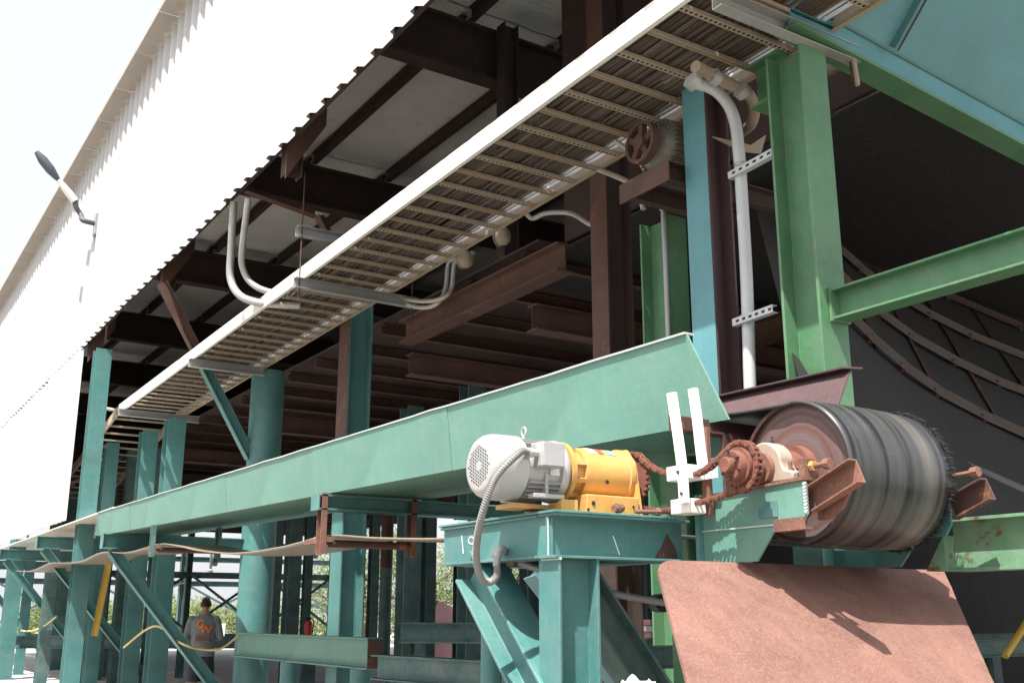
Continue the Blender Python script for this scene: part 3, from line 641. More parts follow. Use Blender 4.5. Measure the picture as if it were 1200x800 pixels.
drum = T('drum_pulley', 'large rusty steel head drum with the belt wrapped round it', 'drum', (4.1, DY, DZ - 0.32))
o = (0, DY, DZ)
part('shell', MB().lathe([(3.55, DR - 0.018), (3.545, DR - 0.004), (4.22, DR - 0.004), (4.215, DR - 0.018)], o, (1, 0, 0), 72, cap=False), 'rust_dark', drum, smooth=30)
part('end_disc', MB().lathe([(3.575, DR - 0.005), (3.57, 0.1), (3.59, 0.1), (3.595, DR - 0.005)], o, (1, 0, 0), 72), 'disc_rust', drum, smooth=30, org=o)
part('end_disc', MB().lathe([(4.19, DR - 0.005), (4.20, 0.05)], o, (1, 0, 0), 48), 'rust_dark', drum, smooth=30)
hub = part('hub', MB().lathe([(3.46, 0.045), (3.46, 0.082), (3.485, 0.088), (3.52, 0.09), (3.52, 0.115), (3.58, 0.118)], o, (1, 0, 0), 32), 'rust_red', drum, smooth=35)
for i in range(6):
    a = i * math.pi / 3 + 0.3; part('hub_bolt', MB().lathe([(3.450, 0.008), (3.462, 0.008)], (0, DY + 0.065 * math.cos(a), DZ + 0.065 * math.sin(a)), (1, 0, 0), 6), 'black', hub)
part('shaft', MB().lathe([(3.17, 0.040), (3.175, 0.043), (4.45, 0.043), (4.455, 0.038)], o, (1, 0, 0), 24), 'rust_red', drum, smooth=35)
part('far_collar', MB().lathe([(4.41, 0.05), (4.41, 0.068), (4.44, 0.068), (4.44, 0.05)], o, (1, 0, 0), 20), 'rust', drum, smooth=35)

def gear(n, ro, ri, x0, x1, cy, cz, ph=0):
    pts = []
    for i in range(n):
        for f_, r in ((-0.38, ri), (-0.14, ro), (0.14, ro), (0.38, ri)):
            a = 2 * math.pi * (i + f_) / n + ph; pts.append((x0, cy + r * math.cos(a), cz + r * math.sin(a)))
    return MB().slab(pts, (x1 - x0, 0, 0))
SX = 3.225; MY, MZ = 3.95, 2.13
spk = T('sprocket', 'rusty red sprocket and hub on the drum shaft', 'sprocket', (SX, DY, DZ))
SZ = 2.135
part('toothed_wheel', gear(22, 0.100, 0.086, SX - 0.010, SX + 0.010, DY, DZ), 'rust_red', spk)
hb = part('bushing', MB().lathe([(SX - 0.065, 0.040), (SX - 0.065, 0.060), (SX - 0.058, 0.064), (SX - 0.03, 0.066), (SX - 0.03, 0.080), (SX - 0.011, 0.080)], (0, DY, DZ), (1, 0, 0), 32), 'rust_red', spk, smooth=35)
part('shaft_end', MB().lathe([(SX - 0.10, 0.030), (SX - 0.095, 0.034), (SX - 0.06, 0.034)], (0, DY, DZ), (1, 0, 0), 24), 'rust_red', spk, smooth=35)
for i in range(3):
    a = i * 2.094 + 0.5; part('bolt', MB().lathe([(SX - 0.085, 0.010), (SX - 0.06, 0.010)], (0, DY + 0.055 * math.cos(a), DZ + 0.055 * math.sin(a)), (1, 0, 0), 6), 'rust_dark', hb)
    a += 1.0; part('bolt', MB().lathe([(SX - 0.069, 0.006), (SX - 0.06, 0.006)], (0, DY + 0.056 * math.cos(a), DZ + 0.056 * math.sin(a)), (1, 0, 0), 8), 'black', hb)
part('key', MB().box((SX - 0.09, DY - 0.012, DZ + 0.025), (SX - 0.06, DY + 0.012, DZ + 0.046)), 'rust_dark', hb)
part('spacer_ring', MB().lathe([(SX + 0.011, 0.06), (SX + 0.05, 0.06), (SX + 0.05, 0.045), (SX + 0.10, 0.045)], (0, DY, DZ), (1, 0, 0), 28), 'rust_red', spk, smooth=35)

# chain loop
lp = []
for i in range(13): a = math.radians(255 - 0 + i * -17 - 0); lp.append((DY + 0.103 * math.cos(a), DZ + 0.103 * math.sin(a)))   # round the drum wheel, front side
a0 = math.radians(255 - 12 * 17)
lp = [(DY + 0.103 * math.cos(math.radians(q)), DZ + 0.103 * math.sin(math.radians(q))) for q in range(285, 55, -15)]
lp += [(3.42, 2.125), (3.55, 2.105), (3.70, 2.135), (3.82, 2.185), (3.90, 2.245)]
lp += [(MY + 0.124 * math.cos(math.radians(q)), MZ + 0.124 * math.sin(math.radians(q))) for q in range(95, -100, -18)]
lp += [(3.85, 1.985), (3.72, 1.965), (3.55, 1.975), (3.40, 1.99)]
cl = catmull([Vector((0, a, b)) for a, b in lp + [lp[0]]], 10)
tot = [0]
for a, b in zip(cl[:-1], cl[1:]): tot.append(tot[-1] + (b - a).length)
npit = int(tot[-1] / 0.0255 / 2) * 2; pts = []
j = 0
for i in range(npit):
    s_ = tot[-1] * i / npit
    while tot[j + 1] < s_: j += 1
    t_ = (s_ - tot[j]) / (tot[j + 1] - tot[j]); pts.append(cl[j].lerp(cl[j + 1], t_))
m = MB()
for i, p in enumerate(pts):
    q = pts[(i + 1) % npit]; d = (q - p).normalized(); nn = Vector((0, -d.z, d.y)); xo = 0.017 if i % 2 else 0.0125
    for sgn in (-1, 1):
        x = SX + sgn * xo; prof = []
        for c_, a0 in ((p, math.pi / 2), (q, -math.pi / 2)):
            for k in range(5):
                a = a0 + k * math.pi / 4; prof.append(c_ + d * 0.0105 * math.cos(a) + nn * 0.0105 * math.sin(a))
        m.slab([Vector((x - 0.002, v.y, v.z)) for v in prof], (0.004, 0, 0))
    m.lathe([(-0.021, 0.0055), (0.021, 0.0055)], (SX, p.y, p.z), (1, 0, 0), 6)
    m.lathe([(-0.011, 0.0085), (0.011, 0.0085)], (SX, p.y, p.z), (1, 0, 0), 8)
one('roller_chain', m, 'rust_red', 'rusty red roller chain between the gear motor and the drum', 'chain')

# chain guide of two pale plastic strips
gd = T('chain_guide', 'two bent white plastic strips clamped to the chain', 'chain guide', (3.16, 3.55, 1.95))
def strip(pts, wd, x, name):
    prof = [at(px, py, x=x) for px, py in pts]; prof = catmull(prof, 5); m = MB()
    for a, b in zip(prof[:-1], prof[1:]): m.slab([a + Vector((0, wd / 2, 0)), a - Vector((0, wd / 2, 0)), b - Vector((0, wd / 2, 0)), b + Vector((0, wd / 2, 0))], (0.02, 0, 0))
    return part(name, m, 'plastic_white', gd)
strip([(785, 460), (791, 500), (797, 545), (800, 589)], 0.048, 3.15, 'strip'); strip([(810, 455), (815, 490), (819, 525), (822, 548)], 0.048, 3.28, 'strip')
for (x0, y0, z0, x1, y1, z1) in ((3.172, 3.50, 2.085, 3.275, 3.64, 2.15), (3.172, 3.50, 1.935, 3.275, 3.62, 2.0)):
    c_ = part('clamp_block', MB().box((x0, y0, z0), (x1, y1, z1)), 'plastic_white', gd, bevel=0.004)
part('guide_plate', MB().box((3.285, 3.44, 2.09), (3.30, 3.56, 2.15)), 'plastic_white', gd)
part('back_post', MB().box((3.30, 3.50, 1.93), (3.32, 3.545, 2.33)), 'rust', gd)
for py, px in ((553, 795), (578, 799)):
    q = at(px, py, x=3.149); part('bolt', MB().lathe([(-0.008, 0.008), (0.0, 0.008)], q, (1, 0, 0), 6), 'rust_dark', gd)

# ---- drum bearing support
bs = T('bearing_support', 'teal plate frame carrying the drum bearing, dappled with chain shadow', 'support', (3.36, 3.3, 1.7))
XP = 3.345
pl = [(3.60, 1.72), (3.28, 1.72), (3.17, 1.845), (3.02, 1.848), (2.985, 1.90), (2.985, 2.035), (3.10, 2.04), (3.60, 2.01)]
part('side_plate', MB().slab([(XP, a, b) for a, b in pl], (0.014, 0, 0)), 'teal_clean', bs, bevel=0.002)
part('top_flange', MB().slab([(XP - 0.012, 2.98, 2.037), (XP - 0.012, 3.60, 2.012), (XP + 0.13, 3.60, 2.012), (XP + 0.13, 2.98, 2.037)], (0, 0, 0.012)), 'rust', bs)
part('seam_bead', MB().prism(Q(0.006, 0.006), (XP - 0.004, 3.6, 1.866), (XP - 0.004, 3.17, 1.866)), 'weld', bs)
part('patch_plate', MB().slab([(XP - 0.008, 3.245, 1.90), (XP - 0.008, 3.14, 1.90), (XP - 0.008, 3.14, 1.965), (XP - 0.008, 3.205, 1.965), (XP - 0.008, 3.205, 1.95), (XP - 0.008, 3.245, 1.95)], (0.007, 0, 0)), 'teal', bs)
m = MB()
for i in range(9): m.lathe([(-0.006, 0.010), (0.006, 0.010)], (XP - 0.002, 2.983, 1.905 + i * 0.014), (0, 1, 0.4), 8)
part('weld_bead', m, 'weld', bs)
part('bottom_angle', MB().prism(L(0.05, 0.008), (XP - 0.012, 2.99, 1.838), (XP - 0.012, 3.16, 1.835)), 'rust', bs)
part('upright', MB().box((XP - 0.03, 3.60, 1.70), (XP + 0.12, 3.62, 2.03)), 'teal', bs)
one('steel_post', MB().prism(I(0.15, 0.15), (4.13, 4.58, 0), (4.13, 4.58, 2.40), (1, 0, 0)), 'green', 'light green post under the trough behind the chain guide', 'post')
bs2 = T('bearing_support', 'shaded teal plate frame at the far frayed end of the drum', 'support', (4.30, 3.3, 1.7))
part('side_plate', MB().slab([(4.29, a, b) for a, b in pl], (0.014, 0, 0)), 'teal', bs2)
part('back_post', MB().prism(I(0.2, 0.2), (4.4, 3.85, 0), (4.4, 3.85, 2.0), (1, 0, 0)), 'teal', bs2)
part('angle_stop', MB().prism(C(0.105, 0.05, 0.008), (4.31, 2.975, 1.965), (4.31, 2.78, 2.04)), 'rust_dark', bs2)
part('take_up_bolt', MB().lathe([(0, 0.012), (0.16, 0.012), (0.16, 0.024), (0.195, 0.024)], (4.36, 3.06, 2.12), (0, -1, 0.05), 8), 'rust', bs2)
part('pillow_block', MB().box((4.305, 3.12, 2.03), (4.39, 3.32, 2.19)), 'rust_dark', bs2, bevel=0.01)

# pillow block near side
pb = T('pillow_block', 'pale painted pillow block bearing on the drum shaft', 'bearing', (3.40, DY, 2.05))
body = [(-0.165, -0.066), (0.165, -0.066), (0.165, -0.030), (0.115, -0.015), (0.100, 0.02)] + [(0.104 * math.cos(math.radians(a)), 0.01 + 0.104 * math.sin(math.radians(a))) for a in range(10, 171, 16)] + [(-0.100, 0.02), (-0.115, -0.015), (-0.165, -0.030)]
part('housing', MB().slab([(3.355, DY + a, DZ + b) for a, b in body], (0.085, 0, 0)), 'bearing_paint', pb, bevel=0.008, smooth=40)
part('seal_ring', MB().lathe([(3.33, 0.045), (3.33, 0.066), (3.356, 0.07)], (0, DY, DZ), (1, 0, 0), 28), 'rust', pb, smooth=40)
part('seal_ring', MB().lathe([(3.44, 0.07), (3.455, 0.05)], (0, DY, DZ), (1, 0, 0), 28), 'rust', pb, smooth=40)
part('grease_nipple', MB().lathe([(0, 0.008), (0.012, 0.008), (0.02, 0.004), (0.03, 0.005)], (3.40, DY - 0.02, DZ + 0.11), (0, 0, 1), 8), 'black', pb)
for s_ in (-1, 1): part('base_bolt', MB().lathe([(0, 0.016), (0.022, 0.016), (0.022, 0.009), (0.05, 0.009)], (3.40, DY + s_ * 0.115, DZ - 0.03), (0, 0, 1), 6), 'rust', pb)
# take-up lug, screw and rusty channel stop
lug = T('take_up_screw', 'rusty take-up lug and bolt pressing on the bearing', 'screw', (3.37, 3.0, 2.05))
part('lug', MB().box((3.345, 2.985, 2.045), (3.415, 3.015, 2.13)), 'rust', lug, bevel=0.003)
part('bolt', MB().lathe([(-0.06, 0.012), (0.08, 0.012), (0.08, 0.022), (0.11, 0.022)], (3.385, 2.99, 2.095), (0, -1, 0), 8), 'rust', lug)
part('nut', MB().lathe([(0, 0.022), (0.02, 0.022)], (3.385, 2.98, 2.095), (0, -1, 0), 6), 'yellow', lug)
cs = T('channel_stub', 'rusty channel offcut slanting out beside the drum end', 'channel', (3.40, 2.9, 1.9))
part('channel', MB().prism(C(0.105, 0.05, 0.008), (3.40, 2.985, 1.955), (3.40, 2.74, 2.05)), 'rust', cs, bevel=0.002)
part('curved_plate', MB().slab([(3.415, 2.99, 1.875), (3.415, 2.93, 1.875), (3.415, 2.86, 1.915), (3.415, 2.82, 1.975), (3.415, 2.99, 1.93)], (0.012, 0, 0)), 'rust', cs)

# belt return rollers
for y, z, lab, mm in ((8.30, 2.075, 'roller bracket with a red-brown hanger below the slim cross arm', 'rust'), (13.75, 2.295, 'dark roller hanger below the far end of the trough', 'teal_old')):
    t = T('return_roller', lab, 'roller', (3.5, y, z))
    part('roller', MB().lathe([(3.50, 0.012), (3.52, 0.012), (3.52, 0.032), (4.27, 0.032), (4.27, 0.012), (4.31, 0.012)], (0, y, z), (1, 0, 0), 18), 'rust_dark', t, smooth=40)
    for x in (3.47, 4.31):
        part('hanger', MB().prism(C(0.1, 0.05, 0.01), (x, y, z - 0.09), (x, y, zb(y) - 0.005), (0, 1, 0)), mm, t)
    if y < 10: part('face_strip', MB().box((3.455, y + 0.06, z - 0.09), (3.475, y + 0.12, zb(y) - 0.01)), 'galv', t)
    part('stay', MB().prism(Q(0.05, 0.04), (3.5, y - 0.05, z + 0.03), (3.5, y + 0.45, z + 0.03)), 'rust', t)

# ================================================================== DRIVE TABLE
TX, TY, TZ0, TZ1 = 2.60, 3.715, 1.735, 1.925; TX2 = 3.37; TY2 = 4.72
tbl = T('drive_table', 'teal steel table on braced legs carrying the yellow gear motor', 'table', (2.73, 3.8, 0))
hh = TZ1 - TZ0; sec = I(hh, 0.13, 0.008, 0.011)
part('front_beam', MB().prism(sec, (TX + 0.002, TY + 0.065, (TZ0 + TZ1) / 2), (TX2, TY + 0.065, (TZ0 + TZ1) / 2)), 'teal', tbl, bevel=0.0015)
part('left_beam', MB().prism(I(hh - 0.004, 0.13, 0.008, 0.011), (TX + 0.065, TY + 0.135, (TZ0 + TZ1) / 2), (TX + 0.065, TY2, (TZ0 + TZ1) / 2)), 'teal', tbl, bevel=0.0015)
part('web_plate', MB().box((TX + 0.018, TY + 0.05, TZ0 + 0.013), (TX + 0.028, TY2 - 0.01, TZ1 - 0.013)), 'teal', tbl)
part('back_beam', MB().prism(sec, (TX + 0.14, TY2 - 0.065, (TZ0 + TZ1) / 2), (TX2, TY2 - 0.065, (TZ0 + TZ1) / 2)), 'teal', tbl)
part('right_beam', MB().prism(I(hh - 0.004, 0.13), (TX2 - 0.07, TY + 0.14, (TZ0 + TZ1) / 2), (TX2 - 0.07, TY2 - 0.14, (TZ0 + TZ1) / 2)), 'teal', tbl)
part('top_plate', MB().box((TX - 0.006, TY - 0.004, TZ1 + 0.001), (TX2 - 0.08, TY2 + 0.01, TZ1 + 0.012)), 'teal', tbl, bevel=0.002)
m = MB()
for i in range(13): m.lathe([(-0.006, 0.005), (0.006, 0.005)], (TX + 0.010, TY + 0.062, TZ0 + 0.018 + i * 0.0125), (0, 0, 1), 6)
part('weld_bead', m, 'weld', tbl)
m = MB()
for i in range(9): m.lathe([(-0.008, 0.006), (0.008, 0.006)], (TX + 0.03, TY + 0.005 + i * 0.016, TZ0 - 0.003), (0, 1, 0), 6)
part('weld_bead', m, 'weld', tbl)
CXL, CYL = 2.735, 3.80
part('leg', MB().prism(I(0.215, 0.155, 0.010, 0.013), (CXL, CYL, 0.0), (CXL, CYL, TZ0 - 0.001), (1, 0, 0)), 'teal', tbl, bevel=0.002)
part('base_plate', MB().box((2.55, 3.62, 0.0), (2.92, 3.98, 0.018)), 'teal', tbl)
part('brace', MB().prism(I(0.20, 0.175, 0.010, 0.014), (2.69, 4.50, TZ0 - 0.005), (2.70, 3.62, 0.86), (0, 0.7, 0.7)), 'teal', tbl, bevel=0.002)
part('brace', MB().prism(I(0.17, 0.16, 0.010, 0.014), (2.86, 3.98, TZ0 - 0.03), (3.75, 3.98, 0.62), (0.7, 0, 0.7)), 'teal_old', tbl, bevel=0.002)
part('leg', MB().lathe([(0.0, 0.055), (TZ0, 0.055)], (2.98, 4.84, 0), (0, 0, 1), 20), 'teal', tbl, smooth=40)
part('brace', MB().prism(I(0.15, 0.15), (3.35, 4.95, 1.75), (4.3, 4.7, 0.6), (0.7, 0, 0.7)), 'teal_blue', tbl)
part('rail', MB().prism(C(0.12, 0.06), (2.5, 3.55, 1.13), (4.1, 3.45, 1.13)), 'galv', tbl)
part('stop_strip', MB().box((2.60, 4.55, TZ1 + 0.013), (2.66, 4.70, TZ1 + 0.028)), 'weld', tbl)
def stroke(l, r=0.0032):
    m = MB(); p = catmull([at(a, b, x=TX + 0.0170) for a, b in l], 5)
    for u, v in zip(p[:-1], p[1:]):
        d = (v - u).normalized(); n2 = Vector((0, -d.z, d.y)) * r; e = d * 0.001
        m.slab([u - e + n2, u - e - n2, v + e - n2, v + e + n2], (-0.0008, 0, 0))
    return m
part('chalk_number', stroke([(541, 627), (542, 637), (543, 648)]), 'chalk', tbl)
part('chalk_number', stroke([(556, 630), (551, 629), (549, 634), (553, 637), (557, 633), (556, 629), (557, 638), (557, 648)]), 'chalk', tbl)
for v in [0]:
    part('chalk_tick', MB().slab([(TX + 0.0175, 4.40, TZ0 + 0.128), (TX + 0.0175, 4.355, TZ0 + 0.13), (TX + 0.0175, 4.355, TZ0 + 0.123), (TX + 0.0175, 4.40, TZ0 + 0.121)], (-0.001, 0, 0)), 'chalk', tbl)
part('scratch', MB().slab([(2.96, TY + 0.0605, 1.842), (2.965, TY + 0.0605, 1.842), (3.0, TY + 0.0605, 1.76), (2.994, TY + 0.0605, 1.76)], (0, -0.001, 0)), 'chalk', tbl)
part('rust_patch', MB().slab([(3.2, TY + 0.0605, 1.75), (3.34, TY + 0.0605, 1.75), (3.33, TY + 0.0605, 1.80), (3.28, TY + 0.0605, 1.865), (3.24, TY + 0.0605, 1.80)], (0, -0.001, 0)), 'rust_dark', tbl)

# ---- gear motor
gm = T('gear_motor', 'grey electric motor with a bright yellow gearbox on the drive table', 'motor', (2.8, MY, TZ1 + 0.012))
oa = (0, MY, MZ + 0.003)
part('fan_cowl', MB().lathe([(2.362, 0.100), (2.364, 0.112), (2.372, 0.124), (2.388, 0.136), (2.41, 0.143), (2.44, 0.146), (2.535, 0.147), (2.538, 0.141)], oa, (1, 0, 0), 48), 'motor_grey', gm, smooth=50)
m = MB()
for i in range(-6, 7):
    for j in range(-6, 7):
        yy = i * 0.0145; zz = j * 0.0145 + (0.007 if i % 2 else 0); r_ = math.hypot(yy, zz)
        if 0.022 < r_ < 0.088: m.lathe([(2.3605, 0.0042), (2.3625, 0.0042)], (0, MY + yy, MZ + 0.003 + zz), (1, 0, 0), 6)
part('vent_holes', m, 'black', gm)
part('stator', MB().lathe([(2.548, 0.118), (2.735, 0.118)], oa, (1, 0, 0), 40), 'motor_grey', gm, smooth=40)
for i in range(36):
    a = 2 * math.pi * i / 36
    if abs(math.cos(a)) > 0.25 and not (math.cos(a) < -0.5 and -0.45 < math.sin(a) < 0.75):
        d = Vector((0, math.cos(a), math.sin(a))); c_ = Vector((0, MY, MZ + 0.003))
        p = MB().prism(Q(0.004, 0.024), c_ + d * 0.129 + Vector((2.55, 0, 0)), c_ + d * 0.129 + Vector((2.725, 0, 0)), d); part('fin', p, 'motor_grey', gm)
part('end_bell', MB().lathe([(2.722, 0.118), (2.722, 0.136), (2.732, 0.142), (2.752, 0.143), (2.762, 0.137), (2.772, 0.12)], oa, (1, 0, 0), 48), 'motor_grey', gm, smooth=50)
tbx = part('terminal_box', MB().box((2.565, MY - 0.195, MZ - 0.005), (2.685, MY - 0.105, MZ + 0.105)), 'motor_grey', gm, bevel=0.006)
part('box_lid', MB().box((2.568, MY - 0.206, MZ - 0.002), (2.682, MY - 0.196, MZ + 0.102)), 'motor_grey', tbx, bevel=0.003)
part('cable_gland', MB().lathe([(0, 0.018), (0.03, 0.018), (0.03, 0.022), (0.05, 0.022)], (2.565, MY - 0.16, MZ + 0.055), (-1, 0, 0), 12), 'motor_grey', tbx)
part('eye_bolt', MB().tube([(2.60 + 0.0, MY + 0.017 * math.cos(a), MZ + 0.175 + 0.02 * math.sin(a)) for a in [q * 0.5236 for q in range(13)]], 0.0055, 8).lathe([(0, 0.012), (0.025, 0.008)], (2.60, MY, MZ + 0.135), (0, 0, 1), 10), 'motor_grey', gm, smooth=50)
for s_ in (-1, 1):
    part('foot', MB().box((2.56, MY + s_ * 0.115 - 0.025, MZ - 0.135), (2.725, MY + s_ * 0.115 + 0.025, MZ - 0.115)), 'motor_grey', gm, bevel=0.004)
    part('foot_rib', MB().box((2.635, MY + s_ * 0.10 - 0.02, MZ - 0.114), (2.65, MY + s_ * 0.10 + 0.02, MZ - 0.02)), 'motor_grey', gm)
part('nameplate', MB().slab([(2.66, MY - 0.119, MZ + 0.005), (2.71, MY - 0.119, MZ + 0.005), (2.71, MY - 0.122, MZ - 0.03), (2.66, MY - 0.122, MZ - 0.03)], (0, -0.002, 0)), 'sticker', gm)
gb = part('gear_case', MB().lathe([(2.772, 0.10), (2.776, 0.14), (2.798, 0.14), (2.80, 0.105), (2.83, 0.096), (2.865, 0.096), (2.868, 0.118), (2.89, 0.122), (3.10, 0.122), (3.115, 0.124), (3.118, 0.132), (3.142, 0.132), (3.146, 0.07)], oa, (1, 0, 0), 48), 'yellow', gm, smooth=35)
for i in range(8):
    a = i * math.pi / 4 + 0.2; part('flange_bolt', MB().lathe([(2.796, 0.009), (2.812, 0.009)], (0, MY + 0.125 * math.cos(a), MZ + 0.003 + 0.125 * math.sin(a)), (1, 0, 0), 6), 'yellow', gb)
for i, a_ in enumerate((100, 160, 200, 250)):
    a = math.radians(a_); d = Vector((0, math.cos(a), math.sin(a))); c_ = Vector((0, MY, MZ)); part('case_rib', MB().prism(Q(0.02, 0.03), c_ + d * 0.105 + Vector((2.80, 0, 0)), c_ + d * 0.105 + Vector((2.87, 0, 0)), d), 'yellow', gb)
part('gear_foot', MB().box((2.835, MY - 0.155, TZ1 + 0.013), (3.135, MY + 0.155, TZ1 + 0.10)), 'yellow', gm, bevel=0.006)
part('end_plate', MB().slab([(3.144, MY - 0.15, TZ1 + 0.014), (3.144, MY + 0.15, TZ1 + 0.014), (3.144, MY + 0.11, MZ + 0.06), (3.144, MY + 0.05, MZ + 0.132), (3.144, MY - 0.05, MZ + 0.132), (3.144, MY - 0.11, MZ + 0.06)], (0.02, 0, 0)), 'yellow', gm, bevel=0.003)
part('cradle', MB().slab([(2.70, MY - 0.15, TZ1 + 0.013), (2.70, MY + 0.15, TZ1 + 0.013), (2.70, MY + 0.15, TZ1 + 0.07), (2.70, MY + 0.07, TZ1 + 0.05), (2.70, MY - 0.07, TZ1 + 0.05), (2.70, MY - 0.15, TZ1 + 0.07)], (0.09, 0, 0)), 'yellow', gm, bevel=0.003)
part('shim_strip', MB().box((2.50, MY - 0.06, MZ - 0.175), (2.72, MY + 0.08, MZ - 0.155)), 'yellow', gm)
for i, (x, mm) in enumerate(((2.93, 'sticker'), (2.985, 'sticker_red'), (3.04, 'sticker_blue'))):
    vs = []; fs = []
    for k in range(9):
        a = math.radians(98 + k * 4.5)
        for r_ in (0.1235, 0.1245):
            for xx in (x - 0.022, x + (0.022 if i != 1 else 0.008)): vs.append((xx, MY + r_ * math.cos(a), MZ + 0.003 + r_ * math.sin(a)))
    for k in range(8): q = k * 4; fs += [(q + 2, q + 3, q + 7, q + 6), (q, q + 4, q + 5, q + 1), (q, q + 2, q + 6, q + 4), (q + 1, q + 5, q + 7, q + 3)]
    part('sticker', MB().add(vs, fs), mm, gb)
for x, z, r_ in ((2.98, 2.09, 0.009), (2.87, 1.985, 0.010), (3.10, 1.98, 0.006), (2.84, 1.955, 0.007)):
    part('bolt_hole', MB().lathe([(0, r_), (0.003, r_)], (x, MY - 0.156 if z < 2.05 else MY - 0.119, z), (0, -1, 0), 10), 'black', gm)
part('foot_bolt', MB().lathe([(0, 0.016), (0.02, 0.016), (0.02, 0.022), (0.055, 0.022), (0.055, 0.012), (0.075, 0.012)], (2.94, MY - 0.215, TZ1 + 0.035), (0.9, 0.3, 0.1), 8), 'rust', gm)
part('tension_bolt', MB().lathe([(0, 0.010), (0.10, 0.010), (0.10, 0.018), (0.125, 0.018), (0.125, 0.010), (0.20, 0.010)], (3.08, MY - 0.19, TZ1 + 0.03), (0.95, -0.25, 0.02), 8), 'rust', gm)
part('sprocket', gear(26, 0.128, 0.112, SX - 0.010, SX + 0.010, MY, MZ).lathe([(3.165, 0.05), (3.165, 0.065), (SX + 0.03, 0.065), (SX + 0.03, 0.03)], (0, MY, MZ), (1, 0, 0), 24), 'rust_red', gm)
# flexible conduit and pipe under the table
fx = [(2.515, MY - 0.16, MZ + 0.055), (2.47, MY - 0.17, MZ + 0.05)] + [tuple(at(px, py, y=yy)) for px, py, yy in ((583, 556, 3.77), (572, 580, 3.77), (562, 615, 3.85), (558, 648, 3.98), (562, 672, 4.02), (572, 682, 4.05), (582, 674, 4.07), (582, 657, 4.08))]
cp = catmull([Vector(v) for v in fx], 12); m = MB(); rr = 0.0235
fc = T('flexible_conduit', 'grey ribbed flexible conduit looping down from the motor box', 'conduit', cp[-1])
part('hose', MB().tube(cp, 0.0145, 12, False), 'flex_grey', fc, smooth=60)
m = MB()
for a, b in zip(cp[:-1], cp[1:]):
    nst = max(1, int((b - a).length / 0.008))
    for q in range(nst):
        c_ = a.lerp(b, q / nst); d = (b - a).normalized(); m.lathe([(-0.002, 0.0150), (0, 0.0172), (0.002, 0.0150)], c_, d, 12, cap=False)
part('hose_ribs', m, 'flex_grey', fc, smooth=60)
e_ = cp[-1]; p1 = at(600, 655, x=2.70); p2 = at(640, 664, y=3.95); p3 = at(705, 692, y=4.02); p4 = at(778, 706, y=4.1)
ep = T('conduit_pipe', 'grey rigid conduit with an elbow under the drive table', 'conduit', p1)
part('pipe', MB().tube([e_ + Vector((0, 0, -0.02)), e_ + Vector((0, -0.005, 0.03)), e_ + Vector((0.03, 0, 0.055)), p1, p1.lerp(p3, 0.5), p3, p4], 0.017, 12), 'galv', ep, smooth=50)
part('coupling', MB().lathe([(-0.02, 0.023), (0.02, 0.023)], e_ + Vector((0.005, 0, 0.035)), (0.4, 0, 1), 14), 'galv', ep, smooth=40)
part('clamp', MB().box((p1.x - 0.012, p1.y - 0.03, p1.z - 0.03), (p1.x + 0.012, p1.y + 0.03, TZ0 + 0.02)), 'rust', ep)
one('pipe_end', MB().lathe([(0, 0.045), (0.10, 0.045)], p4, (0.3, 0.9, 0), 16), 'black', 'dark pipe end behind the rounded corner of the rusty plate', 'pipe', smooth=40)

# ---- rusty plate and its support
rp = T('deflector_plate', 'big leaning plate of rusty steel with a rounded corner', 'plate', (3.3, 2.9, 0))
TL = at(768, 655, z=1.72); TR = at(1106, 668, z=1.72); D = (at(806, 800, z=1.279) - TL) * 1.4
uv = []
uv += [(0.0 + 0.055 * (1 - math.cos(a)), 0.085 * (1 - math.sin(a))) for a in [q * math.pi / 12 for q in range(7)]]
nrm = (TR - TL).cross(D).normalized()
edge = [(i / 26, 0.004 * noise.noise(Vector((i * 1.7, 0, 0)))) for i in range(2, 26)] + [(1.0, 0.0)] + [(1 + 0.0035 * noise.noise(Vector((i * 1.9, 4, 0))), i / 24) for i in range(1, 24)] + [(1, 1), (0, 1)]
BL = TL + D / 1.4; pn = (TR - TL).cross(BL - TL); rv = at(1165, 800, y=1.0) - Vector((0, 0, CZ))
BR = Vector((0, 0, CZ)) + rv * ((TL - Vector((0, 0, CZ))).dot(pn) / rv.dot(pn)); DR_ = (BR - TR) * 1.4
pts = [TL + (TR - TL) * u + (D + (DR_ - D) * u) * v for u, v in uv + edge]
part('plate', MB().slab(pts, -nrm * 0.014 if nrm.y < 0 else nrm * 0.014), 'rust_plate', rp)
for u in (0.25, 0.8):
    p = TL + (TR - TL) * u + D * 0.55 + Vector((0, 0.05, 0)); part('prop', MB().prism(L(0.06, 0.008), p, (p.x, p.y + 0.35, 0)), 'teal', rp)
    q = TL + (TR - TL) * u + D + Vector((0, 0.02, 0.02)); part('prop', MB().prism(L(0.06, 0.008), q, (q.x, q.y, 0)), 'teal', rp)
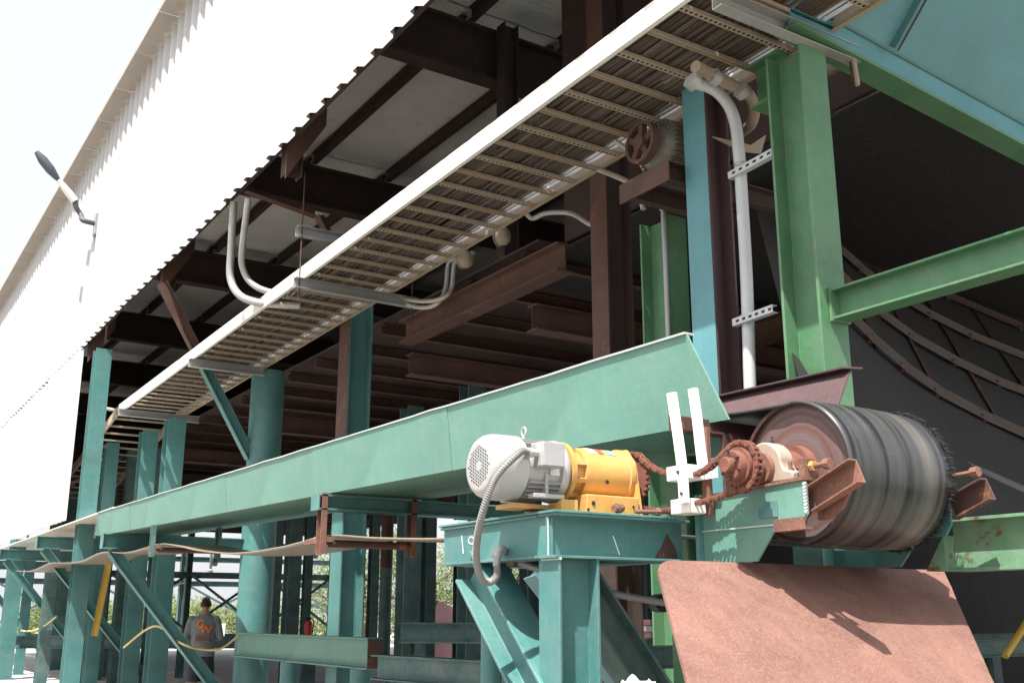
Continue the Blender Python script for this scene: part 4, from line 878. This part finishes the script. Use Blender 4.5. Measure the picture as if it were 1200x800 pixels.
# far green beam near the drum end
lg = T('steel_beam', 'rust-stained green beam leading out below the frayed end of the drum', 'beam', (4.9, 2.5, 1.7))
part('beam', MB().prism(I(0.24, 0.14, 0.012, 0.014), (4.47, 0.5, 1.815), (4.47, 3.10, 1.815)), 'green_rusty', lg)
part('gusset', MB().slab([(4.40, 3.22, 1.70), (4.40, 3.11, 1.70), (4.40, 3.11, 1.86)], (0.14, 0, 0)), 'green_rusty', lg)
sb = T('cross_beam', 'shaded green cross beam beneath the drum', 'beam', (4.0, 3.7, 1.5))
part('beam', MB().prism(I(0.22, 0.14), (3.60, 3.72, 1.60), (4.30, 3.72, 1.60)), 'green', sb)
part('slotted_plate', MB().box((3.62, 3.628, 1.655), (3.80, 3.645, 1.70)), 'galv', sb)
rg = MB(); q = at(757, 796, x=3.05); n = 12; vs = []; fs = []
for j in range(n + 1):
    for i in range(n + 1):
        u = i / n - 0.5; v = j / n - 0.5; r_ = max(abs(u), abs(v))
        vs.append(Vector((2.86 + u * 0.26 + 0.01 * random.uniform(-1, 1), 3.53 + v * 0.1, 1.20 + 0.05 * (1 - r_ * 2) + 0.03 * random.uniform(-1, 1) * (1 - r_))))
for j in range(n):
    for i in range(n): q = j * (n + 1) + i; fs.append((q, q + 1, q + n + 2, q + n + 1))
rag = one('crumpled_rag', rg.add(vs, fs), 'plastic_white', 'crumpled white rag lying on the rail by the table leg', 'rag'); rag.modifiers.new('s', 'SOLIDIFY').thickness = 0.004

# ================================================================== CABLE TRAY
ty0, ty1 = 2.6, 20.9; XA, XB = 4.38, 5.56
def tz(y): return 5.52 - (y - 4.68) * 0.0163
tray = T('cable_tray', 'long ladder cable tray with a bright white side rail', 'cable tray', (XA, ty0, 5.5))
part('side_rail', MB().prism(C(0.17, 0.04, 0.004), (XA, ty0, tz(ty0) + 0.085), (XA, ty1, tz(ty1) + 0.085)), 'white_paint', tray)
part('side_rail', MB().prism(C(0.17, 0.04, 0.004, -1), (XB, ty0, tz(ty0) + 0.085), (XB, ty1, tz(ty1) + 0.085)), 'tan_steel', tray)
r1 = r2 = None; y = ty0 + 0.1; k = 0
while y < ty1:
    z = tz(y) + 0.03
    if k % 2 == 0:
        if r1 is None: r1 = part('rung', MB().prism(C(0.055, 0.03, 0.004), (XA + 0.005, y, z), (XB - 0.005, y, z), (0, 1, 0)).xform(Matrix.Identity(4)), 'perforated', tray)
        else: dup(r1, tray, (ORIG[r1].x, y, z))
    else:
        if r2 is None: r2 = part('rung', MB().prism(I(0.05, 0.03, 0.01, 0.012), (XA + 0.005, y, z), (XB - 0.005, y, z), (0, 1, 0)), 'tan_steel', tray)
        else: dup(r2, tray, (ORIG[r2].x, y, z))
    y += 0.345; k += 1
cb = T('cable_bundle', 'dusty brown and black power cables lying in the long tray', 'cables', (5.0, ty0, 5.6))
rnd = random.Random(11)
for i in range(44):
    x = XA + 0.06 + i * 0.0215; r_ = rnd.choice((0.009, 0.011, 0.013, 0.016)); ph = rnd.uniform(0, 9); pts = []
    for j in range(26):
        y = ty0 + (18.6 - ty0) * j / 25; pts.append((x + 0.022 * noise.noise(Vector((y * 0.5, ph, 0))), y, tz(y) + 0.052 + r_ + (0.02 if i % 3 == 0 else 0) + 0.006 * noise.noise(Vector((y, ph, 3)))))
    part('cable', MB().tube(pts, r_, 6, False), rnd.choice(('cable_a', 'cable_a', 'cable_b', 'cable_c')), cb, smooth=60)
for i, x in enumerate((5.37, 5.405, 5.47)):
    pts = [(x + 0.015 * noise.noise(Vector((q * 0.7, i, 0))), ty0 + q * 0.64, tz(ty0 + q * 0.64) + 0.075) for q in range(26)]
    part('sky_gap_strip', MB().tube(pts, 0.016, 6, False), 'gap_light_rag', cb, smooth=60)  # pale strips painted for sky light showing through the tray gap
t2 = T('cable_tray', 'bare empty length of ladder tray dropping away beyond the last channel', 'cable tray', (XA, 20.95, 5.0))
def tz2(y): return tz(20.95) - (y - 20.95) * 0.17
for x, s_ in ((XA, 1), (XB, -1)): part('side_rail', MB().prism(C(0.16, 0.04, 0.004, s_), (x, 20.95, tz2(20.95) + 0.08), (x, 27.5, tz2(27.5) + 0.08)), 'tan_steel', t2)
y = 21.3
while y < 27.4:
    part('rung', MB().prism(Q(0.07, 0.03), (XA, y, tz2(y) + 0.03), (XB, y, tz2(y) + 0.03)), 'tan_steel', t2); y += 0.45
# tray supports
def support(y, x0, x1, z, lab, rods=(), h=0.13):
    t = T('tray_channel', lab, 'channel', (x0, y, z))
    part('channel', MB().prism(C(h, 0.09, 0.008), (x0, y, z), (x1, y, z)), 'galv', t, bevel=0.002)
    for x, zt_, zb_ in rods: part('hanger_rod', MB().tube([(x, y - 0.045, zb_), (x, y - 0.045, zt_)], 0.010, 8, False), 'rust_dark', t)
support(11.5, 4.27, 5.90, tz(11.7) - 0.07, 'galvanized channel under the tray hung on two thin rods', ((4.33, 6.75, 5.12), (5.84, ZD + 0.5, 5.05)))
support(11.52, 4.27, 5.2, 6.0, 'short galvanized channel just above the tray beside the curved conduits')
support(16.0, 4.32, 5.52, tz(16.1) - 0.07, 'galvanized channel between the slanting strut and the pipe column')
support(20.4, 4.28, 5.8, tz(20.8) - 0.07, 'galvanized channel where the loaded tray ends')
support(4.48, 4.45, 5.83, tz(4.5) - 0.09, 'dusty channel under the tray beside the hopper flange', ((5.76, 6.9, 5.2),))
one('tray_drop_rod', MB().tube([(5.77, 4.42, 5.45), (5.77, 4.40, 5.17)], 0.018, 8, False), 'tan_steel', 'stub of rod hanging below the dusty channel', 'rod', smooth=40)
one('roof_angle', MB().prism(L(0.12, 0.012), (4.05, 12.95, 6.95), (5.05, 12.95, 6.80)), 'brown', 'brown angle iron beside the two curved conduits', 'angle iron')
one('roof_angle', MB().prism(L(0.14, 0.012), (5.05, 12.9, 6.80), (5.45, 12.9, 6.1)), 'brown', 'brown angle iron bending down behind the tray rail', 'angle iron')

# conduits
def cond(pts, r, mat, lab, name='conduit'):
    return one(name, MB().tube(pts, r, 12), mat, lab, 'conduit', smooth=50)
cond([at(274, 236, x=4.0), at(271, 290, x=4.08), at(270, 325, x=4.12), at(280, 345, x=4.2), at(300, 354, x=4.33), at(330, 357, x=4.55), at(352, 358, x=4.75)], 0.052, 'galv', 'thicker curved grey conduit dropping from the cladding to the tray')
cond([at(291, 232, x=4.0), at(284, 290, x=4.08), at(284, 312, x=4.14), at(293, 330, x=4.25), at(312, 341, x=4.4), at(345, 346, x=4.7), at(372, 350, x=4.95)], 0.042, 'galv', 'thinner curved grey conduit dropping from the cladding to the tray')
cond([at(118, 415, x=4.0), at(112, 450, x=4.1), at(112, 468, x=4.14), at(120, 477, x=4.25), at(140, 481, x=4.5), at(165, 484, x=4.8)], 0.036, 'galv', 'small curved conduit beside the tall post under the cladding corner')
for dx in (0, 7):
    cond([at(460 + dx, 349, x=5.7), at(490 + dx, 360 - dx, x=5.8), at(512 + dx, 356 - dx, x=5.9), at(522 + dx, 338, x=6.0), at(525 + dx, 312, x=6.05), at(530 + dx, 305, x=6.05), at(548 + dx, 300 - dx / 2, x=6.1)], 0.028, 'galv_rust', 'bent dusty conduit below the tray beside the round lamps' if dx == 0 else 'inner one of two bent dusty conduits below the tray')
cond([at(600, 240, x=5.7), at(614, 248, x=5.75), at(624, 256, x=5.8), at(640, 250, x=5.85), at(668, 250, x=5.9), at(690, 262, x=5.92), at(708, 270, x=5.95)], 0.025, 'galv_rust', 'dusty conduit leaving the tray towards the dark brown column')
cond([at(665, 188, x=5.65), at(690, 195, x=5.6), at(720, 206, x=5.5), at(740, 216, x=5.45), at(750, 228, x=5.42), at(754, 245, x=5.42)], 0.025, 'galv_rust', 'dusty conduit leaving the tray towards the big dirty motor')
wy = 5.12
wx = 5.42
cond([at(806, 97, x=5.2), at(832, 103, x=5.3), at(850, 118, x=5.37), at(861, 142, x=wx), at(866, 180, x=wx), at(870, 240, x=wx), at(875, 330, x=wx), at(879, 455, x=wx), at(883, 560, x=wx), at(885, 650, x=wx)], 0.046, 'white_pipe', 'white vertical conduit bending up into the tray', 'white_conduit')
cond([at(815, 78, y=5.05), at(838, 90, y=5.1), at(866, 104, y=5.15), at(878, 112, y=5.2), at(884, 128, y=5.3), at(880, 146, y=5.45), at(868, 155, y=5.7)], 0.045, 'tan_steel', 'dirty tan conduit elbow above the white conduit')
for (px, py) in ((812, 96), (838, 92), (870, 107)):
    q = at(px, py, y=5.08 if px != 812 else 5.0); one('pipe_coupling', MB().lathe([(-0.03, 0.064), (0.03, 0.064)], q, (0.8, 0, -0.35), 18), 'galv', 'round coupling ring on the conduit bend below the tray', 'coupling', 'coupling rings on the conduit bend', smooth=40)
for (pa, pb, lab) in (((853, 206), (904, 178), 'slotted strut clamping the white conduit near its bend'), ((858, 378), (905, 361), 'slotted strut clamping the white conduit above the trough')):
    a = at(*pa, x=5.35); b = at(*pb, x=5.35)
    t = T('slotted_strut', lab, 'strut', a)
    part('strut', MB().prism(C(0.055, 0.05, 0.005, -1), a, b), 'white_pipe', t)
    d = (b - a)
    for i in range(6):
        c_ = a + d * (0.1 + 0.16 * i); nn = d.cross(Vector((0, 0, 1))).normalized()
        part('slot', MB().slab([c_ + nn * 0.001 + Vector((0, 0, -0.009)), c_ + nn * 0.001 + d * 0.075 + Vector((0, 0, -0.009)), c_ + nn * 0.001 + d * 0.075 + Vector((0, 0, 0.009)), c_ + nn * 0.001 + Vector((0, 0, 0.009))], nn * 0.001), 'black', t)
    part('pipe_strap', MB().lathe([(-0.015, 0.052), (0.015, 0.052)], at(868 if pa[1] < 300 else 876, (pa[1] + pb[1]) / 2 + 2, x=wx), (0, 0, 1), 18), 'galv', t, smooth=40)
one('tilted_bracket_plate', MB().slab([at(835, 160, y=5.35), at(880, 170, y=5.35), at(898, 158, y=5.35), at(892, 180, y=5.35), at(870, 178, y=5.35)], (0, 0.01, 0)), 'tan_steel', 'torn tan plate behind the conduit bend', 'plate')
# bell-shaped fitting under the tray
q = at(784, 92, x=5.25)
bl = T('bell_fitting', 'grey bell-shaped lamp fitting under the near part of the tray', 'lamp', q)
part('bell', MB().lathe([(-0.05, 0.025), (-0.045, 0.035), (-0.03, 0.04), (0.0, 0.06), (0.06, 0.072), (0.10, 0.074)], q + Vector((0, 0, -0.02)), (0.1, 0, 1), 24), 'tan_steel', bl, smooth=50)
part('neck', MB().lathe([(0, 0.03), (0.05, 0.03)], q + Vector((0, 0, -0.10)), (0, 0, 1), 16), 'tan_steel', bl, smooth=40)
cond([q + Vector((0.0, 0, -0.13)), q + Vector((0.08, -0.02, -0.14)), q + Vector((0.16, -0.05, -0.04)), q + Vector((0.24, -0.08, 0.16)), q + Vector((0.22, -0.05, 0.3))], 0.016, 'cable_b', 'loose black cable looping from the bell fitting', 'loose_cable')

# big dirty motor with a pulley
mq = Vector((5.12, 6.02, 5.20))
mo = T('big_motor', 'big dirty finned motor with a rusty spoked pulley on a brown shelf', 'motor', mq)
part('body', MB().lathe([(0.10, 0.08), (0.12, 0.17), (0.17, 0.20), (0.62, 0.20), (0.66, 0.15)], mq, (1, 0, 0), 32), 'motor_dirty', mo, smooth=40)
for i in range(30):
    a = 2 * math.pi * i / 30; d = Vector((0, math.cos(a), math.sin(a)))
    part('fin', MB().prism(Q(0.008, 0.05), mq + d * 0.215 + Vector((0.16, 0, 0)), mq + d * 0.215 + Vector((0.62, 0, 0)), d), 'motor_dirty', mo)
m = MB().lathe([(-0.035, 0.148), (-0.035, 0.178), (0.035, 0.178), (0.035, 0.148), (-0.035, 0.148)], mq, (1, 0, 0), 40, cap=False)
pu = part('pulley', m, 'rust_dark', mo, smooth=40)
part('pulley_hub', MB().lathe([(-0.05, 0.03), (-0.05, 0.06), (0.05, 0.06), (0.12, 0.03)], mq, (1, 0, 0), 24), 'rust_dark', pu, smooth=40)
for i in range(5):
    a = i * 2 * math.pi / 5 + 0.4; d = Vector((0, math.cos(a), math.sin(a)))
    part('spoke', MB().prism(Q(0.05, 0.05), mq + d * 0.05, mq + d * 0.152, (1, 0, 0)), 'rust_dark', pu)
part('foot', MB().box((mq.x + 0.18, mq.y - 0.2, mq.z - 0.255), (mq.x + 0.6, mq.y + 0.2, mq.z - 0.19)), 'motor_dirty', mo)
sh = T('motor_shelf', 'dark brown beam shelf under the big dirty motor', 'shelf', mq)
part('shelf_beam', MB().prism(C(0.16, 0.08, 0.01), (mq.x + 0.02, mq.y - 0.22, mq.z - 0.345), (6.4, mq.y - 0.22, mq.z - 0.345)), 'dark_brown', sh)
part('shelf_beam', MB().prism(C(0.16, 0.08, 0.01), (mq.x + 0.02, mq.y + 0.22, mq.z - 0.345), (6.4, mq.y + 0.22, mq.z - 0.345)), 'dark_brown', sh)
part('shelf_end', MB().box((mq.x, mq.y - 0.3, mq.z - 0.43), (mq.x + 0.014, mq.y + 0.31, mq.z - 0.26)), 'brown', sh)
# round lamps
for px, py, lab in ((587, 277, 'round dusty lamp with a wire guard, nearer the brown roof beam'), (544, 304, 'round dusty lamp with a wire guard above the bent conduits')):
    q = at(px, py, x=5.85); t = T('bulkhead_lamp', lab, 'lamp', q)
    part('body', MB().lathe([(-0.05, 0.05), (-0.04, 0.095), (0.03, 0.11), (0.08, 0.085), (0.10, 0.05)], q, (0.5, -0.8, 0.1), 20), 'tan_steel', t, smooth=50)
    part('ring', MB().lathe([(-0.052, 0.09), (-0.06, 0.10), (-0.052, 0.11), (-0.044, 0.10), (-0.052, 0.09)], q, (0.5, -0.8, 0.1), 20, cap=False), 'galv_rust', t, smooth=50)
    part('stem', MB().tube([q + Vector((0, 0, 0.08)), q + Vector((0.05, 0, 0.4))], 0.02, 8), 'galv_rust', t)

# wall lamp on the cladding
yl = 22.35; wp = at(112, 262, x=3.83)
wl = T('wall_lamp', 'white floodlight on a curved arm outside the white cladding', 'lamp', wp)
part('arm', MB().tube([wp, wp + Vector((-0.25, 0, 0.02)), at(95, 252, y=yl), at(89, 242, y=yl), at(88, 232, y=yl)], 0.055, 10), 'slate', wl, smooth=50)
part('wall_plate', MB().box((wp.x - 0.02, wp.y - 0.12, wp.z - 0.25), (wp.x + 0.02, wp.y + 0.12, wp.z + 0.2)), 'galv', wl)
a = at(88, 236, y=yl); b = at(52, 190, y=yl); d = (b - a).normalized()
part('neck', MB().lathe([(0, 0.08), (0.25, 0.08), (0.45, 0.06), (0.55, 0.04)], a, d, 18), 'white_paint', wl, smooth=40)
part('head', MB().lathe([(0.5, 0.03), (0.6, 0.06), (0.8, 0.10), (1.05, 0.10), (1.25, 0.05), ((b - a).length, 0.02)], a, d, 18), 'slate', wl, smooth=40)

# ================================================================== ROPES, EXTINGUISHER, YELLOW STRUT, MAN
def onplane(l, d): return [at_d(px, d) + Vector((0, 0, CZ - (py - 720) * d / 1271 * 1.0)) for px, py in l]
r_a = Vector((5.44, 16.14, 1.20)); r_b = Vector((4.62, 16.33, 1.10))
one('safety_rope', MB().tube([r_a, r_a.lerp(r_b, 0.3) + Vector((0, 0, -0.16)), r_a.lerp(r_b, 0.65) + Vector((0, 0, -0.13)), r_b, at(181, 733, y=17.6), at(145, 758, y=18.6)], 0.017, 8), 'rope_yellow', 'yellow rope slung from the waist-high beam across to the knee brace', 'rope', smooth=50)
one('safety_rope', MB().tube([at(22, 738, y=29), at(35, 739, y=27.5), at(50, 734, y=26), at(66, 722, y=24)], 0.018, 8), 'rope_yellow', 'pale rope sagging between the slim sunlit posts', 'rope', smooth=50)
q = at_d(362, 24); ex = T('fire_extinguisher', 'red fire extinguisher standing on the rail beyond the waist-high beam', 'extinguisher', (q.x, q.y, 0.95))
part('cylinder', MB().lathe([(0, 0.07), (0.01, 0.085), (0.36, 0.085), (0.42, 0.06), (0.44, 0.03)], (q.x, q.y, 0.95), (0, 0, 1), 16), 'red_paint', ex, smooth=50)
part('valve', MB().box((q.x - 0.06, q.y - 0.015, 1.39), (q.x + 0.05, q.y + 0.015, 1.45)), 'black', ex)
part('hose', MB().tube([(q.x + .05, q.y, 1.42), (q.x + .12, q.y, 1.36), (q.x + .1, q.y, 1.1)], 0.012, 6), 'black', ex)
one('equipment_stand', MB().prism(Q(0.3, 0.3), (q.x, q.y, 0), (q.x, q.y, 0.945), (0, 1, 0)), 'teal_old', 'square teal stand under the fire extinguisher', 'stand')
ya_ = at(131, 655, y=21.0); yb_ = at(113, 745, y=21.0)
one('yellow_strut', MB().prism(C(0.19, 0.08, 0.01), yb_, ya_ + (ya_ - yb_) * 0.3, (0, 1, 0)), 'yellow_plain', 'slanting yellow channel strut between posts under the bracket arm', 'strut')

def man():
    base = at_d(240, 17.6); rz = -math.radians(24)
    t = T('person', 'man in a grey long-sleeved top and dark shorts reading a paper, seen from behind', 'person', base)
    m = MB()
    def ell(c, r, seg=16, ring=10):
        vs = []; fs = []
        for i in range(ring + 1):
            th = math.pi * i / ring
            for k in range(seg):
                ph = 2 * math.pi * k / seg; vs.append((c[0] + r[0] * math.sin(th) * math.cos(ph), c[1] + r[1] * math.sin(th) * math.sin(ph), c[2] + r[2] * math.cos(th)))
        for i in range(ring):
            for k in range(seg): k2 = (k + 1) % seg; fs.append((i * seg + k, (i + 1) * seg + k, (i + 1) * seg + k2, i * seg + k2))
        m.add(vs, fs)
    def loft(rings, seg=20):
        vs = []; fs = []
        for (c, rx, ry) in rings:
            for k in range(seg):
                a = 2 * math.pi * k / seg; vs.append((c[0] + rx * math.cos(a), c[1] + ry * math.sin(a), c[2]))
        for i in range(len(rings) - 1):
            for k in range(seg): k2 = (k + 1) % seg; fs.append((i * seg + k, i * seg + k2, (i + 1) * seg + k2, (i + 1) * seg + k))
        fs += [tuple(range(seg - 1, -1, -1)), tuple((len(rings) - 1) * seg + k for k in range(seg))]
        m.add(vs, fs)
    def limb(pts, rad):
        P = [Vector(p) for p in pts]
        for i in range(len(P) - 1): m.tube([P[i], P[i + 1]], [rad[i], rad[i + 1]], 14, False); ell(P[i + 1], (rad[i + 1],) * 3, 12, 8)
    loft([((0, 0, 0.86), 0.185, 0.135), ((0, 0.0, 0.98), 0.190, 0.140), ((0, 0.0, 1.10), 0.185, 0.135), ((0, -0.005, 1.25), 0.205, 0.140), ((0, -0.01, 1.37), 0.215, 0.135), ((0, 0.0, 1.45), 0.185, 0.11), ((0, 0.015, 1.50), 0.10, 0.08), ((0, 0.03, 1.55), 0.06, 0.06), ((0, 0.05, 1.62), 0.055, 0.06)])
    ell((0.0, 0.085, 1.675), (0.078, 0.098, 0.118)); ell((0, 0.18, 1.655), (0.014, 0.02, 0.02)); 
    for s_ in (-1, 1):
        ell((s_ * 0.08, 0.075, 1.665), (0.012, 0.022, 0.032))
        ell((s_ * 0.19, -0.005, 1.415), (0.075, 0.075, 0.075))
        loft([((s_ * 0.105, 0.02 * s_, 0.47), 0.105, 0.115), ((s_ * 0.10, 0.01 * s_, 0.70), 0.105, 0.12), ((s_ * 0.095, 0, 0.90), 0.095, 0.12)])
        limb([(s_ * 0.105, 0.02 * s_, 0.52), (s_ * 0.108, 0.02 * s_, 0.48), (s_ * 0.11, 0.0, 0.34), (s_ * 0.11, -0.01, 0.10)], [0.065, 0.062, 0.062, 0.042])
        ell((s_ * 0.115, 0.07, 0.045), (0.05, 0.135, 0.045))
    limb([(0.195, 0, 1.41), (0.275, -0.03, 1.15), (0.20, 0.22, 1.12), (0.19, 0.27, 1.13)], [0.07, 0.056, 0.042, 0.036])
    limb([(-0.195, 0, 1.41), (-0.27, -0.02, 1.15), (-0.12, 0.23, 1.10), (-0.08, 0.27, 1.11)], [0.07, 0.056, 0.042, 0.036])
    for s_, hx in ((1, 0.185), (-1, -0.06)):
        ell((hx, 0.31, 1.135), (0.042, 0.05, 0.022))
        for k in range(4): limb([(hx - 0.028 + k * 0.019, 0.345, 1.135), (hx - 0.028 + k * 0.019, 0.39 - abs(k - 1.5) * 0.008, 1.145), (hx - 0.028 + k * 0.019, 0.405, 1.165)], [0.0085, 0.0085, 0.008])
        limb([(hx - s_ * 0.035, 0.30, 1.14), (hx - s_ * 0.05, 0.335, 1.165), (hx - s_ * 0.045, 0.365, 1.175)], [0.011, 0.010, 0.009])
    me = bpy.data.meshes.new('body'); me.from_pydata(m.v, [], m.f); ob = bpy.data.objects.new('tmp', me); COL.objects.link(ob)
    r = ob.modifiers.new('r', 'REMESH'); r.mode = 'VOXEL'; r.voxel_size = 0.0095
    s_ = ob.modifiers.new('s', 'SMOOTH'); s_.iterations = 4; s_.factor = 0.5
    bm_ = bpy.data.meshes.new_from_object(ob.evaluated_get(bpy.context.evaluated_depsgraph_get())); bpy.data.objects.remove(ob)
    R = Matrix.Rotation(rz, 4, 'Z')
    for v in bm_.vertices:
        c = v.co
        if 0.5 < c.z < 1.5:                                      # folds in the cloth
            v.co = c + v.normal * (0.006 * noise.noise(Vector((c.x * 9, c.y * 9, c.z * 16))))
    for nm in ('skin', 'shirt', 'shorts', 'black', 'hair'): bm_.materials.append(MATS[nm])
    for p in bm_.polygons:
        c = p.center; p.use_smooth = True; i = 0
        if c.z > 0.475 and c.z < 0.91: i = 2
        if c.z >= 0.88 and c.z < 1.515 and not (c.y > 0.235): i = 1
        if c.z < 0.10: i = 3
        if c.z > 1.60 and (c.z > 1.725 or (c.y < 0.075 and c.z > 1.625)): i = 4
        p.material_index = i
    bm_.transform(R)
    o = bpy.data.objects.new('body', bm_); COL.objects.link(o); o.parent = t; ORIG[o] = base
    def sub(name, mb, mat):
        mb.xform(Matrix.Translation(base) @ R); return part(name, mb, mat, t)
    sub('shirt_hem', MB().lathe([(0, 0.15), (0.0, 0.20), (0.10, 0.196)], (0, 0, 0.855), (0, 0, 1), 24, cap=False).xform(Matrix.Diagonal((1, 0.75, 1, 1))), 'shirt')
    for tx, ch, px, pz, sz in ((1, 'G', -0.10, 1.305, 0.17), (2, 'W', -0.035, 1.215, 0.17)):
        mb = text_mb(ch, sz, (px, -0.16, pz), (1, 0, 0), (0, 0, 1), 0.002, 0.004)
        for v in mb.v: v.y = -0.01 - 0.148 * math.sqrt(max(0.05, 1 - (v.x / 0.24) ** 2)) - (0.006 if v.y < -0.161 else 0)
        sub('emblem', mb, 'orange')
    for z in (1.165, 1.125, 1.085):
        m_ = MB()
        for k in range(7):
            x0 = -0.115 + k * 0.034
            m_.box((x0, -0.160, z), (x0 + 0.026, -0.128, z + 0.018))
        sub('faded_print', m_, 'orange_faded')
    sub('paper', MB().slab([(-0.05, 0.36, 1.16), (0.20, 0.36, 1.16), (0.20, 0.44, 1.36), (-0.05, 0.44, 1.36)], (0, 0.003, 0)).xform(Matrix.Translation((0.09, 0, 0))), 'paper')
    return t
man()

# ================================================================== TREES AND FAR THINGS
def tree(px, d, h, wd, mat, label, seed, group='trees beyond the hall'):
    rnd = random.Random(seed); b = at_d(px, d); t = T('leafy_tree', label, 'tree', b, group)
    m = MB().tube([b, b + Vector((0.1, 0, h * 0.3)), b + Vector((-0.1, 0.1, h * 0.75))], [0.22, 0.06], 8)
    for i in range(6):
        a = rnd.uniform(0, 6.28); z = h * rnd.uniform(0.25, 0.6); m.tube([b + Vector((0, 0, z)), b + Vector((math.cos(a) * wd * 0.35, math.sin(a) * wd * 0.35, z + h * 0.2))], [0.08, 0.02], 6, False)
    part('trunk', m, 'bark', t)
    vs = []; fs = []
    for c_ in range(34):
        a = rnd.uniform(0, 6.28); rr = wd * 0.5 * math.sqrt(rnd.random()); zz = h * (0.12 + 0.86 * rnd.random()); rr *= 1.15 - 0.7 * abs(zz / h - 0.45)
        cc = b + Vector((rr * math.cos(a), rr * math.sin(a), zz)); cs = wd * rnd.uniform(0.10, 0.19)
        for i in range(110):
            p = cc + Vector((rnd.gauss(0, 1), rnd.gauss(0, 1), rnd.gauss(0, 0.8))) * cs * 0.6; s_ = rnd.uniform(0.06, 0.13)
            u = Vector((rnd.gauss(0, 1), rnd.gauss(0, 1), rnd.gauss(0, 1))).normalized(); v = u.orthogonal().normalized(); n0 = len(vs)
            vs += [p + u * s_, p + v * s_ * 0.6, p - u * s_, p - v * s_ * 0.6]; fs.append((n0, n0 + 1, n0 + 2, n0 + 3))
    part('crown', MB().add(vs, fs), mat, t, kind='stuff')
tl = 'sunlit green tree beyond the open far side of the hall'
for i, (px, d, h, wd, mt) in enumerate(((425, 60, 6.0, 6, 'leaf_a'), (470, 64, 6.5, 6, 'leaf_b'), (510, 58, 5.2, 5, 'leaf_b'), (550, 62, 6.0, 6, 'leaf_a'), (600, 60, 5.5, 6, 'leaf_b'), (385, 66, 4.2, 5, 'leaf_b'), (655, 58, 5.5, 6, 'leaf_a'), (700, 62, 6, 6, 'leaf_a'), (740, 60, 6, 6, 'leaf_b'))):
    tree(px, d, h, wd, mt, tl, 20 + i)
bl_ = 'low yellow-green bush outside the far end of the hall'
for i, (px, d, h, wd) in enumerate(((215, 68, 2.2, 4), (240, 70, 1.8, 5), (160, 72, 2.0, 5), (110, 75, 2.2, 5), (60, 75, 2.0, 5), (190, 80, 2.6, 6), (340, 70, 1.7, 5), (300, 75, 2.0, 5))):
    tree(px, d, h, wd, 'leaf_b', bl_, 60 + i, 'bushes outside the far end')
q = at_d(522, 40); one('pink_tarp_stack', MB().slab([(q.x - 0.8, q.y, 0), (q.x + 0.8, q.y, 0), (q.x + 0.7, q.y, 1.6), (q.x - 0.3, q.y, 2.0), (q.x - 0.6, q.y, 1.4)], (0, 0.8, 0)), 'pink_sheet', 'pinkish wrapped stack beyond the open side of the hall', 'stack')
q = at_d(770, 14); t = T('brick_pallet', 'pallet of reddish and white bricks behind the table brace', 'pallet', (q.x, q.y, 0))
part('pallet', MB().box((q.x - 0.5, q.y - 0.4, 0), (q.x + 0.5, q.y + 0.4, 1.0)), 'wood_old', t)
br = None
for r_ in range(6):
    for c_ in range(4):
        z = 1.002 + r_ * 0.075; x = q.x - 0.5 + c_ * 0.25 + (0.06 if r_ % 2 else 0)
        br = part('brick', MB().box((x, q.y - 0.38, z), (x + 0.235, q.y + 0.1, z + 0.066)), 'pink_sheet' if (r_ + c_) % 2 else 'white_paint', t)
